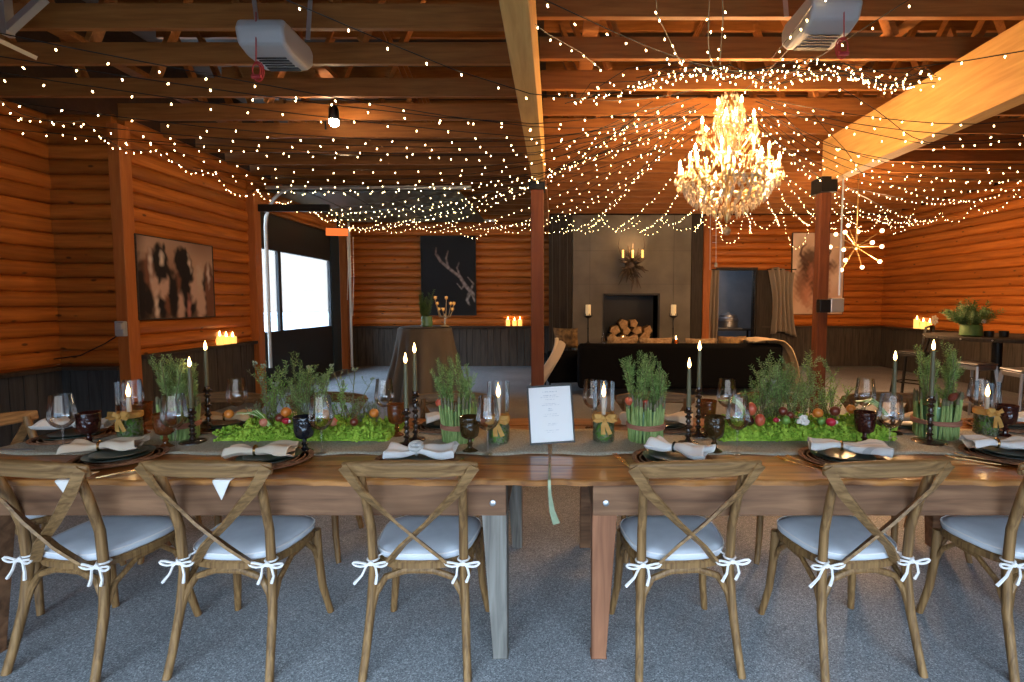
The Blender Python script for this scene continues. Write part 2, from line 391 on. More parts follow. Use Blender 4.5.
LH = .165
def logs(mb, a, b, z0, z1, nrm, holes=()):
    # half-round courses along the line a-b (x,y), bulging to nrm
    a = Vector((a[0], a[1], 0)); b = Vector((b[0], b[1], 0)); d = b - a; Ln = d.length; d.normalize(); nrm = Vector((nrm[0], nrm[1], 0))
    k0 = int(math.floor(z0 / LH)); k = k0
    while k * LH < z1 - .01:
        zc = (k + .5) * LH; k += 1
        spans = [(0, Ln)]
        for (h0, h1, hz) in holes:
            if zc - LH / 2 < hz - .03:
                ns = []
                for s0, s1 in spans:
                    if h0 > s0: ns.append((s0, min(h0, s1)))
                    if h1 < s1: ns.append((max(h1, s0), s1))
                spans = [q for q in ns if q[1] - q[0] > .02]
        for s0, s1 in spans:
            n = max(1, int((s1 - s0) / .3)); vs = []; fs = []; m = 8; ph = R.uniform(0, 9); am = R.uniform(.7, 1.1)
            for i in range(n + 1):
                s = s0 + (s1 - s0) * i / n; w_ = math.sin(s * 1.7 + ph) * .006 + math.sin(s * 4.1 + ph * 2) * .004
                for j in range(m + 1):
                    t = -PI / 2 + PI * j / m
                    z = zc + math.sin(t) * LH / 2; q = (math.cos(t) ** .7 if j not in (0, m) else 0) * .072 * am + w_
                    p = a + d * s + nrm * q; vs.append((p.x, p.y, min(max(z, z0), z1)))
                if i:
                    o = i * (m + 1)
                    for j in range(m): fs.append((o - m - 1 + j, o + j, o + j + 1, o - m + j))
            fs.append(tuple(range(m, -1, -1))); fs.append(tuple(range(n * (m + 1), (n + 1) * (m + 1))))
            mb.add(vs, fs)
def dado(name, a, b, nrm, top, mat, hole=None, cap='dado_cap', lo=0):
    a = Vector((a[0], a[1], 0)); b = Vector((b[0], b[1], 0)); d = (b - a); Ln = d.length; d.normalize(); n = Vector((nrm[0], nrm[1], 0))
    mb = MB(); s = 0; ang = math.atan2(d.y, d.x)
    while s < Ln - .01:
        wd = min(R.choice((.14, .17, .2)), Ln - s); c = a + d * (s + wd / 2) + n * (.05 + R.uniform(-.004, .004))
        mb.box((c.x, c.y, top / 2), (wd - .008, .06, top), (0, 0, ang)); s += wd
    o = struct(mb, name, mat, smooth=False)
    c = a + d * Ln / 2 + n * .075
    tag(MB().box((c.x, c.y, top + .02), (Ln, .15, .045), (0, 0, ang)).build('cap_rail', cap, o, smooth=False, bevel=.006))
    return o
m = MB(); logs(m, (XL, YB), (.35, YB), .9, 3.62, (0, -1)); logs(m, (3.72, YB), (XR, YB), .9, 3.62, (0, -1), [(.2, 1.06, 2.31)])
m.box((-2.3, YB + .08, 1.8), (5.3, .14, 3.6)); m.box((2.0, YB + .08, 1.8), (3.5, .14, 3.6)); m.box((6.35, YB + .08, 1.8), (3.1, .14, 3.6)); m.box((4.4, YB + .08, 2.96), (1.0, .14, 1.28))
m.box((3.84, YB + .08, 1.2), (.15, .14, 2.4))
struct(m, 'wall_back', 'log')
m = MB(); logs(m, (XR, YF), (XR, YB), .9, 3.62, (-1, 0)); m.box((XR + .08, 4.65, 1.8), (.14, 15, 3.6)); struct(m, 'wall_right', 'log')
m = MB(); logs(m, (XL, YJ), (XL, 8.0), .9, 3.62, (1, 0)); m.box((XL - .08, 6.95, 1.8), (.14, 2.3, 3.6))
logs(m, (XL, 11.45), (XL, YB), .9, 3.62, (1, 0)); m.box((XL - .08, 11.8, 1.8), (.14, .7, 3.6)); logs(m, (XL, 8.0), (XL, 11.45), 3.05, 3.62, (1, 0)); m.box((XL - .08, 9.7, 3.33), (.14, 3.6, .56))
struct(m, 'wall_left', 'log')
m = MB(); logs(m, (XN, YJ), (XL - .01, YJ), .8, 3.62, (0, -1)); m.box((-5.33, YJ + .08, 1.8), (.86, .14, 3.6)); struct(m, 'wall_left_return', 'log')
m = MB(); logs(m, (XN, YF), (XN, YJ), .8, 3.62, (1, 0)); m.box((XN - .08, 1.4, 1.8), (.14, 8.6, 3.6)); struct(m, 'wall_left_near', 'log')
m = MB(); logs(m, (XN, YF), (OPX0, YF), 0, 3.62, (0, 1)); logs(m, (OPX1, YF), (XR, YF), 0, 3.62, (0, 1)); logs(m, (OPX0, YF), (OPX1, YF), OPZ, 3.62, (0, 1))
m.box(((XN + OPX0) / 2, YF - .08, 1.8), (OPX0 - XN, .14, 3.6)); m.box(((XR + OPX1) / 2, YF - .08, 1.8), (XR - OPX1, .14, 3.6)); m.box((0, YF - .08, (OPZ + 3.6) / 2), (OPX1 - OPX0, .14, 3.6 - OPZ))
struct(m, 'wall_front', 'log')
struct(MB().box((0, -21.8, -.09), (40, 40, .04)), 'added_dark_ground', 'dark_ground', smooth=False)  # unseen dark ground, added so little daylight bounces up to ceiling and back wall
m = MB()
for y0 in (YF - .1, YB + .1): m.box((1.1, y0, 4.4), (14, .1, 1.6))
for x0 in (XN - .1, XR + .1): m.box((x0, 4.65, 4.4), (.1, 15.2, 1.6))
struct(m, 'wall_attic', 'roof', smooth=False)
# door frame of the wide front opening
m = MB()
for x in (OPX0, -1.15, -1.0, 1.0, 1.15, OPX1): m.box((x, YF - .05, OPZ / 2), (.07, .08, OPZ))
m.box((0, YF - .05, OPZ - .04), (OPX1 - OPX0, .08, .08)); m.box((0, YF - .05, 2.1), (OPX1 - OPX0, .06, .06))
struct(m, 'door_3', 'black_panel', smooth=False)
dado('trim_1', (XL, YB), (.35, YB), (0, -1), .93, 'dado'); dado('trim_2', (4.95, YB), (XR, YB), (0, -1), .93, 'dado')
dado('trim_3', (XR, YF), (XR, YB), (-1, 0), .93, 'dado'); dado('trim_4', (XL, YJ + .05), (XL, 8.0), (1, 0), .88, 'dado')
dado('trim_5', (XN, YJ), (XL - .03, YJ), (0, -1), .77, 'dado_near'); dado('trim_6', (XN, YF), (XN, YJ), (1, 0), .77, 'dado_near')
dado('trim_7', (XL, 11.5), (XL, YB), (1, 0), .93, 'dado')

# ------------------------------------------------------------------ posts and beams
def post(x, y, w, z0, z1, mat='post', name='post'):
    return struct(MB().box((x, y, (z0 + z1) / 2), (w, w, z1 - z0)), name, mat, smooth=False, bevel=.008)
post(-.224, 6.4, .16, 0, 3.02); pr = post(3.335, 6.3, .13, 0, 3.0)
MB().box((-.225, 6.4, 3.0), (.20, .26, .13)).build('bracket', 'black_metal', bpy.data.objects['post'], smooth=False)
MB().box((3.335, 6.3, 2.97), (.19, .26, .18)).build('bracket', 'black_metal', pr, smooth=False)
MB().tube([(3.48, 6.14, 3.4), (3.48, 6.14, 1.62)], .011).build('conduit', 'conduit', pr)
MB().box((3.43, 6.12, 1.50), (.16, .09, .17)).build('outlet_box', 'conduit', pr, smooth=False, bevel=.01)
MB().box((3.28, 6.12, 1.49), (.13, .1, .16)).build('switch_box', 'black_metal', pr, smooth=False, bevel=.01)
struct(MB().box((-4.865, 5.70, 1.75), (.13, .16, 3.5)), 'post', 'orange_post', smooth=False, bevel=.008); post(XL + .08, 8.06, .17, 0, 3.3, 'orange_post'); post(XL + .08, 11.5, .15, 0, 3.2, 'orange_post')
post(3.60, YB - .12, .20, 0, 3.5, 'orange_post')
struct(MB().box((-.205, 3.6, 3.29), (.15, 5.8, .53)), 'beam', 'beam', smooth=False, bevel=.006)
struct(MB().box((3.44, 2.6, 3.29), (.17, 7.6, .53)), 'beam', 'beam', smooth=False, bevel=.006)
struct(MB().box((-.205, 9.3, 3.40), (.15, 5.5, .31)), 'beam', 'joist', smooth=False, bevel=.006)
def truss(y, x0, x1, off=0):
    m = MB(); xc = (x0 + x1) / 2; Lx = x1 - x0
    m.box((xc, y, 3.56 + .088), (Lx, .045, .176)); m.box((xc, y, 4.85), (Lx, .045, .2))
    n = int(Lx / 1.15)
    for j in range(n):
        xa = x0 + .2 + off + j * 1.15
        m.bar((xa, y, 3.74), (xa + .5, y, 4.82), .045, .10, (0, 1, 0)) if j % 2 else m.bar((xa + .45, y, 3.74), (xa, y, 4.82), .045, .10, (0, 1, 0))
    struct(m, 'ceiling_joist', 'joist', smooth=False)
JR = [PZ(U0, v, 3.56).y - .02 for v in (20, 61, 91, 116)]; JR = [JR[0] - .6 * k for k in range(8, 0, -1)] + JR; JL = [PZ(U0, v, 3.56).y - .02 for v in (31, 66, 98, 121)]; JL = [JL[0] - .6 * k for k in range(8, 0, -1)] + JL
while JR[-1] < 11.5: JR.append(JR[-1] + .6)
while JL[-1] < 11.5: JL.append(JL[-1] + .6)
for y in JR: truss(y, -.13, 7.9)
for y in JL: truss(y, -5.6 if y < 5.6 else -4.85, -.285, .3)
for x, z in ((.3, 3.83), (-2.3, 3.83), (2.9, 3.83), (5.9, 3.83), (-4.2, 3.83)):
    struct(MB().box((x, 5.0, z), (.13, 12.6, .05)), 'ceiling_lateral', 'joist', smooth=False)

# ------------------------------------------------------------------ side opening: black infill with window, raised sectional door
dr = MB(); Y0, Y1, ZT = 8.2, 11.42, 3.05; wy0, wy1, wz0, wz1 = 8.28, 10.95, 1.03, 2.44
xx = XL - .03
for (a, b, c, d_) in ((Y0, Y1, 0, wz0), (Y0, Y1, wz1, ZT), (Y0, wy0, wz0, wz1), (wy1, Y1, wz0, wz1)):
    dr.box((xx, (a + b) / 2, (c + d_) / 2), (.06, b - a, d_ - c))
door1 = struct(dr, 'door_1', 'black_panel', smooth=False)
MB().box((xx + .035, 11.2, 1.5), (.02, .42, 3.0)).build('side_panel', 'teal_panel', door1, smooth=False)
wn = struct(MB().box((xx, (wy0 + wy1) / 2, (wz0 + wz1) / 2), (.01, wy1 - wy0, wz1 - wz0)), 'window_1', 'pane', smooth=False)
MB().box((xx + .02, 8.93, (wz0 + wz1) / 2), (.05, .09, wz1 - wz0)).build('mullion', 'black_panel', wn, smooth=False)
od = thing('overhead_door', 'raised olive grey sectional door lying flat under the joists at left', 'garage door', (-3.0, 9.8, 3.36))
for i in range(5):
    MB().box((-1.36 + i * .62, 0, 0), (.60, 3.15, .05)).build('door_section', 'door_panel', od, smooth=False, bevel=.01)
for s in (-1, 1): MB().box((0, s * 1.62, .02), (3.3, .04, .05)).build('track', 'galv', od, smooth=False)
m = MB(); pts = [(-1.68, -1.62, -2.9), (-1.68, -1.62, -.62)] + [(-1.68 + .5 * (1 - math.cos(t)), -1.62, -.6 + .62 * math.sin(t)) for t in [i * PI / 12 for i in range(7)]]
m.tube(pts, .028, 6).build('curved_track', 'galv', od)
MB().tube([(-1.66, 1.62, -3.3), (-1.66, 1.62, .0)], .03, 6).build('vertical_track', 'galv', od)
MB().bar((-1.8, -1.7, -.32), (-.6, -1.7, -.32), .05, .11).build('header_bracket', 'black_metal', od, smooth=False)
cb = thing('hanging_cable', 'pale thin cables hanging down beside the far door post', 'cable', (0, 0, 0))
for i, u in enumerate((347, 350, 353)):
    a = P(u, 237, 11.35); b = P(u + R.uniform(-1, 1), 300 + i * 8, 11.35); MB().tube([a, (a + b) / 2 + Vector((.02, 0, 0)), b], .008, 5).build('cord', 'conduit', cb)
# near left track brackets
tb = thing('track_bracket', 'grey metal track bracket at the upper left corner of the room', 'bracket', P(8, 30, 3.6))
b0 = tb.location.copy()
MB().bar(P(4, -12, 3.6) - b0, P(8, 36, 3.6) - b0, .04, .06, (0, 1, 0)).build('upright', 'galv', tb, smooth=False)
MB().bar(P(44, -2, 3.6) - b0, P(9, 30, 3.6) - b0, .04, .05, (0, 1, 0)).build('brace', 'galv', tb, smooth=False)
MB().bar(P(-6, 38, 3.6) - b0, P(32, 56, 3.9) - b0, .03, .07, (0, 1, 0)).build('track', 'galv', tb, smooth=False)

# ------------------------------------------------------------------ fireplace wall
YC = 11.4
fp = thing('fireplace', 'tall grey concrete fireplace with a dark firebox between black timber columns', 'fireplace', (1.74, YC, 0))
m = MB(); bx0, bx1, bz0, bz1 = -.60, .60, .62, 1.70; hw = 1.34
for (x0, x1, z0, z1) in ((-hw, bx0, 0, 3.5), (bx1, hw, 0, 3.5), (bx0, bx1, bz1, 3.5), (bx0, bx1, 0, bz0)):
    m.box(((x0 + x1) / 2, .3, (z0 + z1) / 2), (x1 - x0, .6, z1 - z0))
m.build('chimney_breast', 'concrete', fp, smooth=False)
m = MB()
for z in (1.35, 1.95, 2.7): m.box((0, -.003, z), (2 * hw, .006, .006)) if z > 1.7 else None
for x in (-.95, .95): m.box((x, -.003, 2.4), (.006, .006, 2.2))
m.build('panel_joint', 'ash', fp, smooth=False)
m = MB()
for (x0, x1, z0, z1) in ((bx0 - .04, bx0, bz0, bz1), (bx1, bx1 + .04, bz0, bz1), (bx0 - .04, bx1 + .04, bz1, bz1 + .04)):
    m.box(((x0 + x1) / 2, -.01, (z0 + z1) / 2), (x1 - x0, .04, z1 - z0))
m.build('opening_frame', 'black_metal', fp, smooth=False)
m = MB(); m.box((0, .55, 1.16), (1.2, .04, 1.1)); m.box((-.61, .28, 1.16), (.02, .5, 1.1)); m.box((.61, .28, 1.16), (.02, .5, 1.1)); m.build('firebox_lining', 'black_metal', fp, smooth=False)
MB().box((0, -.35, .31), (2.6, .7, .62)).build('hearth', 'concrete', fp, smooth=False, bevel=.01)
for i, (x, w_) in enumerate(((-1.62, .52), (1.48, .26))):
    MB().box((x, .25, 1.75), (w_, .5, 3.5)).build('side_column', 'dark_column', fp, smooth=False, bevel=.01)
for i in range(3): MB().box((-1.80 + i * .17, -.01, 1.75), (.012, .02, 3.5)).build('board_joint', 'ash', fp, smooth=False)
k = 0
for row, n in ((0, 4), (1, 4), (2, 2)):
    for i in range(n):
        x = 1.74 - .42 + i * .25 + row * .06 + (.12 if row == 2 else 0); r = R.uniform(.12, .15)
        pos = ['front row', 'second row', 'top of the stack'][row]
        fw = thing('firewood_log', 'split firewood log in the firebox, %s, %s from the left' % (pos, ['first', 'second', 'third', 'fourth', 'fifth', 'sixth'][i]), 'firewood', (x, YC + .12, .73 + row * .165), 0, 'split logs stacked in the firebox')
        n_ = 5; a0 = R.uniform(0, 6); prof = [(math.cos(a0 + 2 * PI * q / n_) * r * R.uniform(.6, 1.05), math.sin(a0 + 2 * PI * q / n_) * r * R.uniform(.6, 1.05)) for q in range(n_)]
        mb = MB(); mb.add([(p[0], -.12, p[1]) for p in prof] + [(p[0], .25, p[1]) for p in prof], [tuple(range(n_))] + [tuple(range(2 * n_ - 1, n_ - 1, -1))] + [(q, q + n_, (q + 1) % n_ + n_, (q + 1) % n_) for q in range(n_)])
        mb.build('split_wood', 'firewood', fw, smooth=False)
def flame(parent, z, s=1.0, x=0, y=0, name='flame'):
    return MB().lathe([(0, 0), (.006 * s, .006 * s), (.009 * s, .016 * s), (.0075 * s, .030 * s), (.0035 * s, .046 * s), (0, .058 * s)], (x, y, z), 8).build(name, 'flame', parent)
for u, side in ((588, 'left'), (673, 'right')):
    p = P(u, 345, 10.95); p.z = .62
    t = thing('candle_stand', 'tall dark iron pillar candle stand on the %s side of the fireplace' % side, 'candle holder', p, 0)
    zc = ZV(314, p.y) - p.z
    m = MB(); m.lathe([(.11, 0), (.11, .015), (.04, .04), (.018, .07), (.016, zc * .5), (.028, zc * .52), (.016, zc * .55), (.016, zc - .1), (.07, zc - .07), (.085, zc - .05), (.085, zc - .035), (.06, zc - .03)], n=14)
    for a in range(6): m.tube([(.085 * math.cos(a), .085 * math.sin(a), zc - .05), (.09 * math.cos(a), .09 * math.sin(a), zc + .01)], .006, 5)
    m.build('stand', 'black_metal', t)
    MB().lathe([(.056, 0), (.058, .01), (.058, .225), (.05, .235), (.01, .225)], (0, 0, zc - .03), 16).build('pillar_candle', 'wax', t)
p = P(603, 343, 10.9); p.z = .62
t = thing('glass_bottle', 'small clear bottle standing on the hearth left of the firebox', 'bottle', p)
MB().lathe([(.045, 0), (.05, .02), (.045, .12), (.02, .17), (.018, .24), (.022, .25)], n=14).build('glass', 'glass', t)
for u, lab in ((623, 'small votive candle burning on the hearth below the firebox centre'), (676, 'small votive candle burning on the hearth by the right candle stand')):
    p = P(u, 344, 10.85); p.z = .62
    t = thing('votive_candle', lab, 'candle', p); MB().lathe([(.04, 0), (.045, .01), (.045, .12), (.04, .12), (.038, .02)], n=14).build('votive_glass', 'amber_glass', t); MB().lathe([(.035, .02), (.035, .07)], n=12).build('wax', 'lit_wax', t); flame(t, .08, 2.0)
# antler wall sconce
scn = thing('wall_sconce', 'dark antler wall sconce with three candles above the firebox', 'sconce', P(631, 265, YC - .06))
m = MB()
for i in range(34):
    a = 2 * PI * i / 34 + R.uniform(-.1, .1); Ls = R.uniform(.28, .58) * (1.15 if math.sin(a) < 0 else .85); c0 = Vector((math.cos(a) * .08, -.03, math.sin(a) * .08))
    tip = Vector((math.cos(a) * Ls * .68, -.14 - R.uniform(0, .1), math.sin(a) * Ls + .02)); mid = (c0 + tip) / 2 + Vector((R.uniform(-.06, .06), -.06, R.uniform(-.04, .04)))
    m.tube([c0, mid, tip], [.034, .028, .006], 6); m.tube([mid, mid + Vector((R.uniform(-.12, .12), -.04, R.uniform(-.02, .14)))], [.022, .004], 5)
for s in (-1, 1):
    m.tube([(s * .1, -.03, .15), (s * .24, -.05, .25), (s * .30, -.04, .42), (s * .27, -.04, .6)], [.02, .016, .012, .004], 6)
m.blob((0, -.02, 0), .14, .05, .16).build('antlers', 'antler', scn)
for i, x in enumerate((-.27, 0, .27)):
    c = MB().lathe([(.022, 0), (.022, .17)], (x * .80, -.24, .14), 10).build('candle', 'lit_wax', scn)
lamp('sconce_light', (0, -.3, .42), 12, WARM, .05, scn)

# ------------------------------------------------------------------ doorway, curtains, back room
dx0, dx1 = 3.92, 4.78
m = MB()
m.box((4.35, 14.2, 1.3), (3.2, .1, 2.8)); m.box((2.75, 13.2, 1.3), (.1, 2.0, 2.8)); m.box((5.95, 13.2, 1.3), (.1, 2.0, 2.8)); m.box((4.35, 13.2, 2.75), (3.2, 2.1, .1)); m.box((4.35, 13.2, -.02), (3.2, 2.0, .04))
struct(m, 'wall_pantry', 'tent', smooth=False)
lamp('pantry_light', (4.2, 12.75, 2.45), 22, (.75, .85, 1.0), .15)
m = MB()
for x in (dx0 - .03, dx1 + .03): m.box((x, YB, 1.16), (.06, .2, 2.32))
m.box(((dx0 + dx1) / 2, YB, 2.34), (dx1 - dx0 + .12, .2, .06)); struct(m, 'door_2', 'dark_column', smooth=False)
struct(MB().box((5.0, YB - .12, 1.15), (.38, .05, 2.3)), 'door_4', 'dark_column', smooth=False)
def curtain(name, label, u0, u1, v0, v1, d, folds, lean=0, amp=.05):
    a = P(u0, v0, d); b = P(u1, v0, d); z1 = ZV(v1, d); wd = b.x - a.x; h = a.z - z1
    t = thing(name, label, 'curtain', (a.x, d, z1))
    def fn(s, q):
        pinch = 1 - lean * math.sin(q * PI) * .5
        return (wd * (.5 + (s - .5) * pinch) + (wd * .35 * lean * q if lean else 0), -.03 + math.sin(s * folds * 2 * PI + q * 2) * amp * (.6 + .4 * q) + .012 * math.sin(q * 9 + s * 7), h * (1 - q) + (h * .04 * math.sin(s * 5) if lean else 0))
    MB().grid(fn, 60, 20).build('drape', 'curtain', t, solid=.012)
    MB().tube([(-.04, -.03, h + .01), (wd + .04, -.03, h + .01)], .012).build('rod', 'black_metal', t)
curtain('curtain', 'narrow tan curtain hanging left of the back doorway', 708, 719, 270, 350, YB - .16, 3)
curtain('curtain', 'tan curtain pulled aside on the right of the back doorway', 768, 794, 270, 334, YB - .22, 5, .55, .09)
t = thing('serving_table', 'black serving table inside the back doorway', 'table', (4.45, 12.9, 0))
MB().box((0, 0, .84), (1.3, .5, .04)).build('table_top', 'black_panel', t, smooth=False)
for sx in (-1, 1):
    for sy in (-1, 1): MB().box((sx * .6, sy * .2, .41), (.04, .04, .82)).build('leg', 'black_metal', t, smooth=False)
t = thing('coffee_urn', 'shiny steel chafing pot on the black table in the back doorway', 'pot', (4.45, 12.85, .86))
MB().lathe([(.20, .03), (.24, .05), (.24, .18), (.26, .20), (.24, .28), (.21, .30), (.20, .36), (.04, .40), (.03, .43)], n=20).build('pot', 'steel', t)
MB().box((0, -.0, .02), (.62, .36, .03)).build('tray', 'steel', t, smooth=False, bevel=.01)
# ladder-like hanging rails beside the orange post
t = thing('hanging_pulley', 'thin white rope with a weight hanging beside the back doorway', 'rope', (P(716, 216, 11.45).x, 11.45, 3.56))
p0 = t.location.copy(); MB().tube([(0, 0, 0), P(716, 262, 11.45) - p0], .009, 5).build('rope', 'conduit', t); MB().tube([Vector((-.13, 0, 0)), P(710, 270, 11.45) - p0], .008, 5).build('second_rope', 'conduit', t)
MB().lathe([(.01, -.12), (.035, -.1), (.035, -.03), (.01, 0)], P(716, 262, 11.45) - p0, 8).build('weight', 'white_paint', t)

# ------------------------------------------------------------------ pictures
def painting(name, label, origin, ax, wd, ht, nrm, fn, nu, nv):
    o = Vector(origin); ax = Vector(ax); nrm = Vector(nrm); th = .035
    t = thing(name, label, 'picture', o)
    mb = MB(); mb.grid(lambda s, q: ax * wd * s + Vector((0, 0, ht * (1 - q))) + nrm * th, nu, nv)
    ob = mb.build('canvas', 'painting', t, smooth=False)
    ca = ob.data.color_attributes.new('paint', 'FLOAT_COLOR', 'POINT')
    k = 0
    for i in range(nu + 1):
        for j in range(nv + 1):
            ca.data[k].color = (*fn(i / nu, j / nv), 1); k += 1
    c = ax * wd / 2 + Vector((0, 0, ht / 2)); e = MB()
    for s in (-1, 1):
        e.box(c + ax * s * (wd / 2 + .006) + nrm * th / 2, tuple(abs(a) for a in ax * .012 + nrm * (th + .012) + Vector((0, 0, ht + .02))))
        e.box(c + Vector((0, 0, s * (ht / 2 + .005))) + nrm * th / 2, tuple(abs(a) for a in ax * wd + nrm * (th + .012) + Vector((0, 0, .012))))
    e.build('frame', 'dado_cap', t, smooth=False)
    return t
def vnoise(x, y):
    return .5 + .25 * math.sin(x * 12.9 + math.sin(y * 7.3) * 2) + .25 * math.sin(y * 15.7 + math.sin(x * 9.1) * 2.3)
def soft(d, e=.02): return max(0., min(1., .5 - d / e))
def ell(x, y, cx, cy, rx, ry, a=0):
    dx, dy = x - cx, y - cy; c, s_ = math.cos(a), math.sin(a); p, q = (dx * c + dy * s_) / rx, (-dx * s_ + dy * c) / ry
    return (math.sqrt(p * p + q * q) - 1) * min(rx, ry)
def mixc(a, b, t): return tuple(a[i] + (b[i] - a[i]) * t for i in range(3))
def horses(x, y):
    c = mixc((.30, .17, .11), (.52, .34, .24), vnoise(x * .5, y * .4)); c = mixc(c, (.04, .02, .015), max(0, y - .55) * 1.5 * vnoise(x * 4, 1.3)); c = mixc(c, (.05, .03, .02), max(0, .12 - x) * 5); c = mixc(c, (.05, .03, .025), max(0, .8 - y * 4) * .3)
    c = mixc(c, (.03, .018, .015), soft(.70 - y + .05 * math.sin(x * 20), .5) * .55)
    dk = (.012, .009, .009); br = (.17, .07, .04); wh = (.70, .56, .46); pk = (.55, .36, .27)
    for cx, cy, rx, ry, a, col in ((.09, .60, .08, .36, 0, br), (.30, .66, .13, .34, 0, dk), (.58, .68, .14, .36, 0, dk), (.80, .62, .07, .3, 0, (.55, .40, .30)), (.93, .62, .09, .34, 0, dk), (.02, .7, .06, .4, 0, dk), (.94, .7, .07, .36, 0, br),
            (.31, .60, .055, .17, .1, pk), (.19, .62, .05, .16, 0, pk), (.47, .58, .04, .22, .2, br), (.70, .60, .05, .2, 0, pk), (.50, .86, .05, .2, 0, pk), (.34, .86, .03, .15, 0, br), (.80, .82, .06, .22, 0, pk), (.20, .88, .02, .14, 0, wh), (.62, .9, .02, .14, 0, (.5, .2, .15)),
            (.15, .32, .05, .17, .05, br), (.27, .30, .085, .22, -.08, dk), (.57, .30, .105, .22, -.2, dk), (.42, .72, .05, .3, 0, dk), (.11, .8, .05, .2, 0, dk), (.64, .42, .05, .10, -.3, dk), (.92, .38, .045, .14, 0, br),
            (.15, .33, .018, .12, 0, wh), (.285, .25, .022, .075, -.05, wh), (.655, .30, .012, .07, -.15, wh), (.925, .40, .014, .1, 0, wh)):
        c = mixc(c, col, soft(ell(x, y, cx, cy, rx * 1.12, ry, a) + (vnoise(x * 3, y * 3) - .5) * .02, .035))
    for cx, cy in ((.24, .12), (.32, .11), (.50, .14), (.60, .13)):
        c = mixc(c, dk, soft(ell(x, y, cx, cy, .018, .05), .02))
    return c
def polyd(x, y, pts, r0, r1):
    best = 9
    for i in range(len(pts) - 1):
        ax_, ay = pts[i]; bx, by = pts[i + 1]; dx, dy = bx - ax_, by - ay; t = max(0, min(1, ((x - ax_) * dx + (y - ay) * dy) / (dx * dx + dy * dy))); f = (i + t) / (len(pts) - 1)
        best = min(best, math.hypot(x - ax_ - dx * t, y - ay - dy * t) - (r0 + (r1 - r0) * f))
    return best
def antlers(x, y):
    y *= 1.5; c = (.010, .010, .011); g = mixc((.35, .2, .12), (.42, .40, .38), min(1, y / 1.2)); g = mixc(g, (.08, .06, .05), vnoise(x * 4, y * 4) * .8)
    for pts, r0, r1 in (([(.95, 1.10), (.80, .92), (.72, .78), (.50, .60), (.36, .48), (.30, .36)], .035, .018), ([(.36, .48), (.27, .34), (.28, .22)], .02, .006), ([(.5, .6), (.46, .42), (.50, .28)], .02, .006), ([(.72, .78), (.66, .6), (.70, .5)], .018, .005),
            ([(.80, .92), (.74, 1.0), (.66, .9)], .016, .005), ([(.90, 1.05), (.96, .9), (.86, .78)], .02, .006), ([(.88, 1.1), (.84, 1.22), (.88, 1.3)], .03, .015), ([(.95, 1.1), (.98, 1.24)], .03, .012)):
        c = mixc(c, g, soft(polyd(x, y, pts, r0, r1), .02))
    return c
def bison(x, y):
    y *= 1.45; c = mixc((.62, .42, .28), (.80, .62, .48), vnoise(x * .8, y * .6)); dk = (.05, .022, .014); md = (.22, .09, .05)
    c = mixc(c, (.50, .28, .18), soft(.9 - y, .5) * .5)
    for cx, cy, rx, ry, a, col in ((.32, .86, .26, .40, 0, md), (.36, .50, .22, .22, 0, dk), (.38, .92, .17, .36, 0, dk), (.62, .60, .20, .10, .3, md), (.72, .55, .10, .05, .2, dk), (.30, 1.1, .1, .22, 0, (.55, .25, .15)), (.62, .95, .1, .3, 0, md), (.46, 1.2, .12, .12, 0, (.62, .36, .24)), (.38, .70, .06, .12, 0, (.48, .2, .12))):
        c = mixc(c, col, soft(ell(x, y, cx, cy, rx, ry, a) + (vnoise(x * 4, y * 4) - .5) * .05, .12) * .85)
    for pts in ([(.24, .48), (.15, .38), (.18, .26), (.26, .20)], [(.50, .48), (.66, .44), (.74, .32), (.70, .22)]):
        c = mixc(c, (.10, .05, .04), soft(polyd(x, y, pts, .03, .008), .02))
    return c
painting('wall_picture', 'wide sepia picture of running horses on the left log wall', (XL + .075, 5.77, 1.34), (0, 1, 0), 1.27, .97, (1, 0, 0), horses, 130, 100)
a = P(422, 315, YB - .13); b = P(475, 236, YB - .13)
painting('wall_picture', 'tall black picture of a pale antler on the back wall', (a.x, YB - .09, a.z), (1, 0, 0), b.x - a.x, b.z - a.z, (0, -1, 0), antlers, 70, 110)
a = P(791, 314, YB - .13); b = P(845, 233, YB - .13)
painting('wall_picture', 'tall pale picture of a brown horned bison behind the right post', (a.x, YB - .09, a.z), (1, 0, 0), b.x - a.x, b.z - a.z, (0, -1, 0), bison, 60, 100)

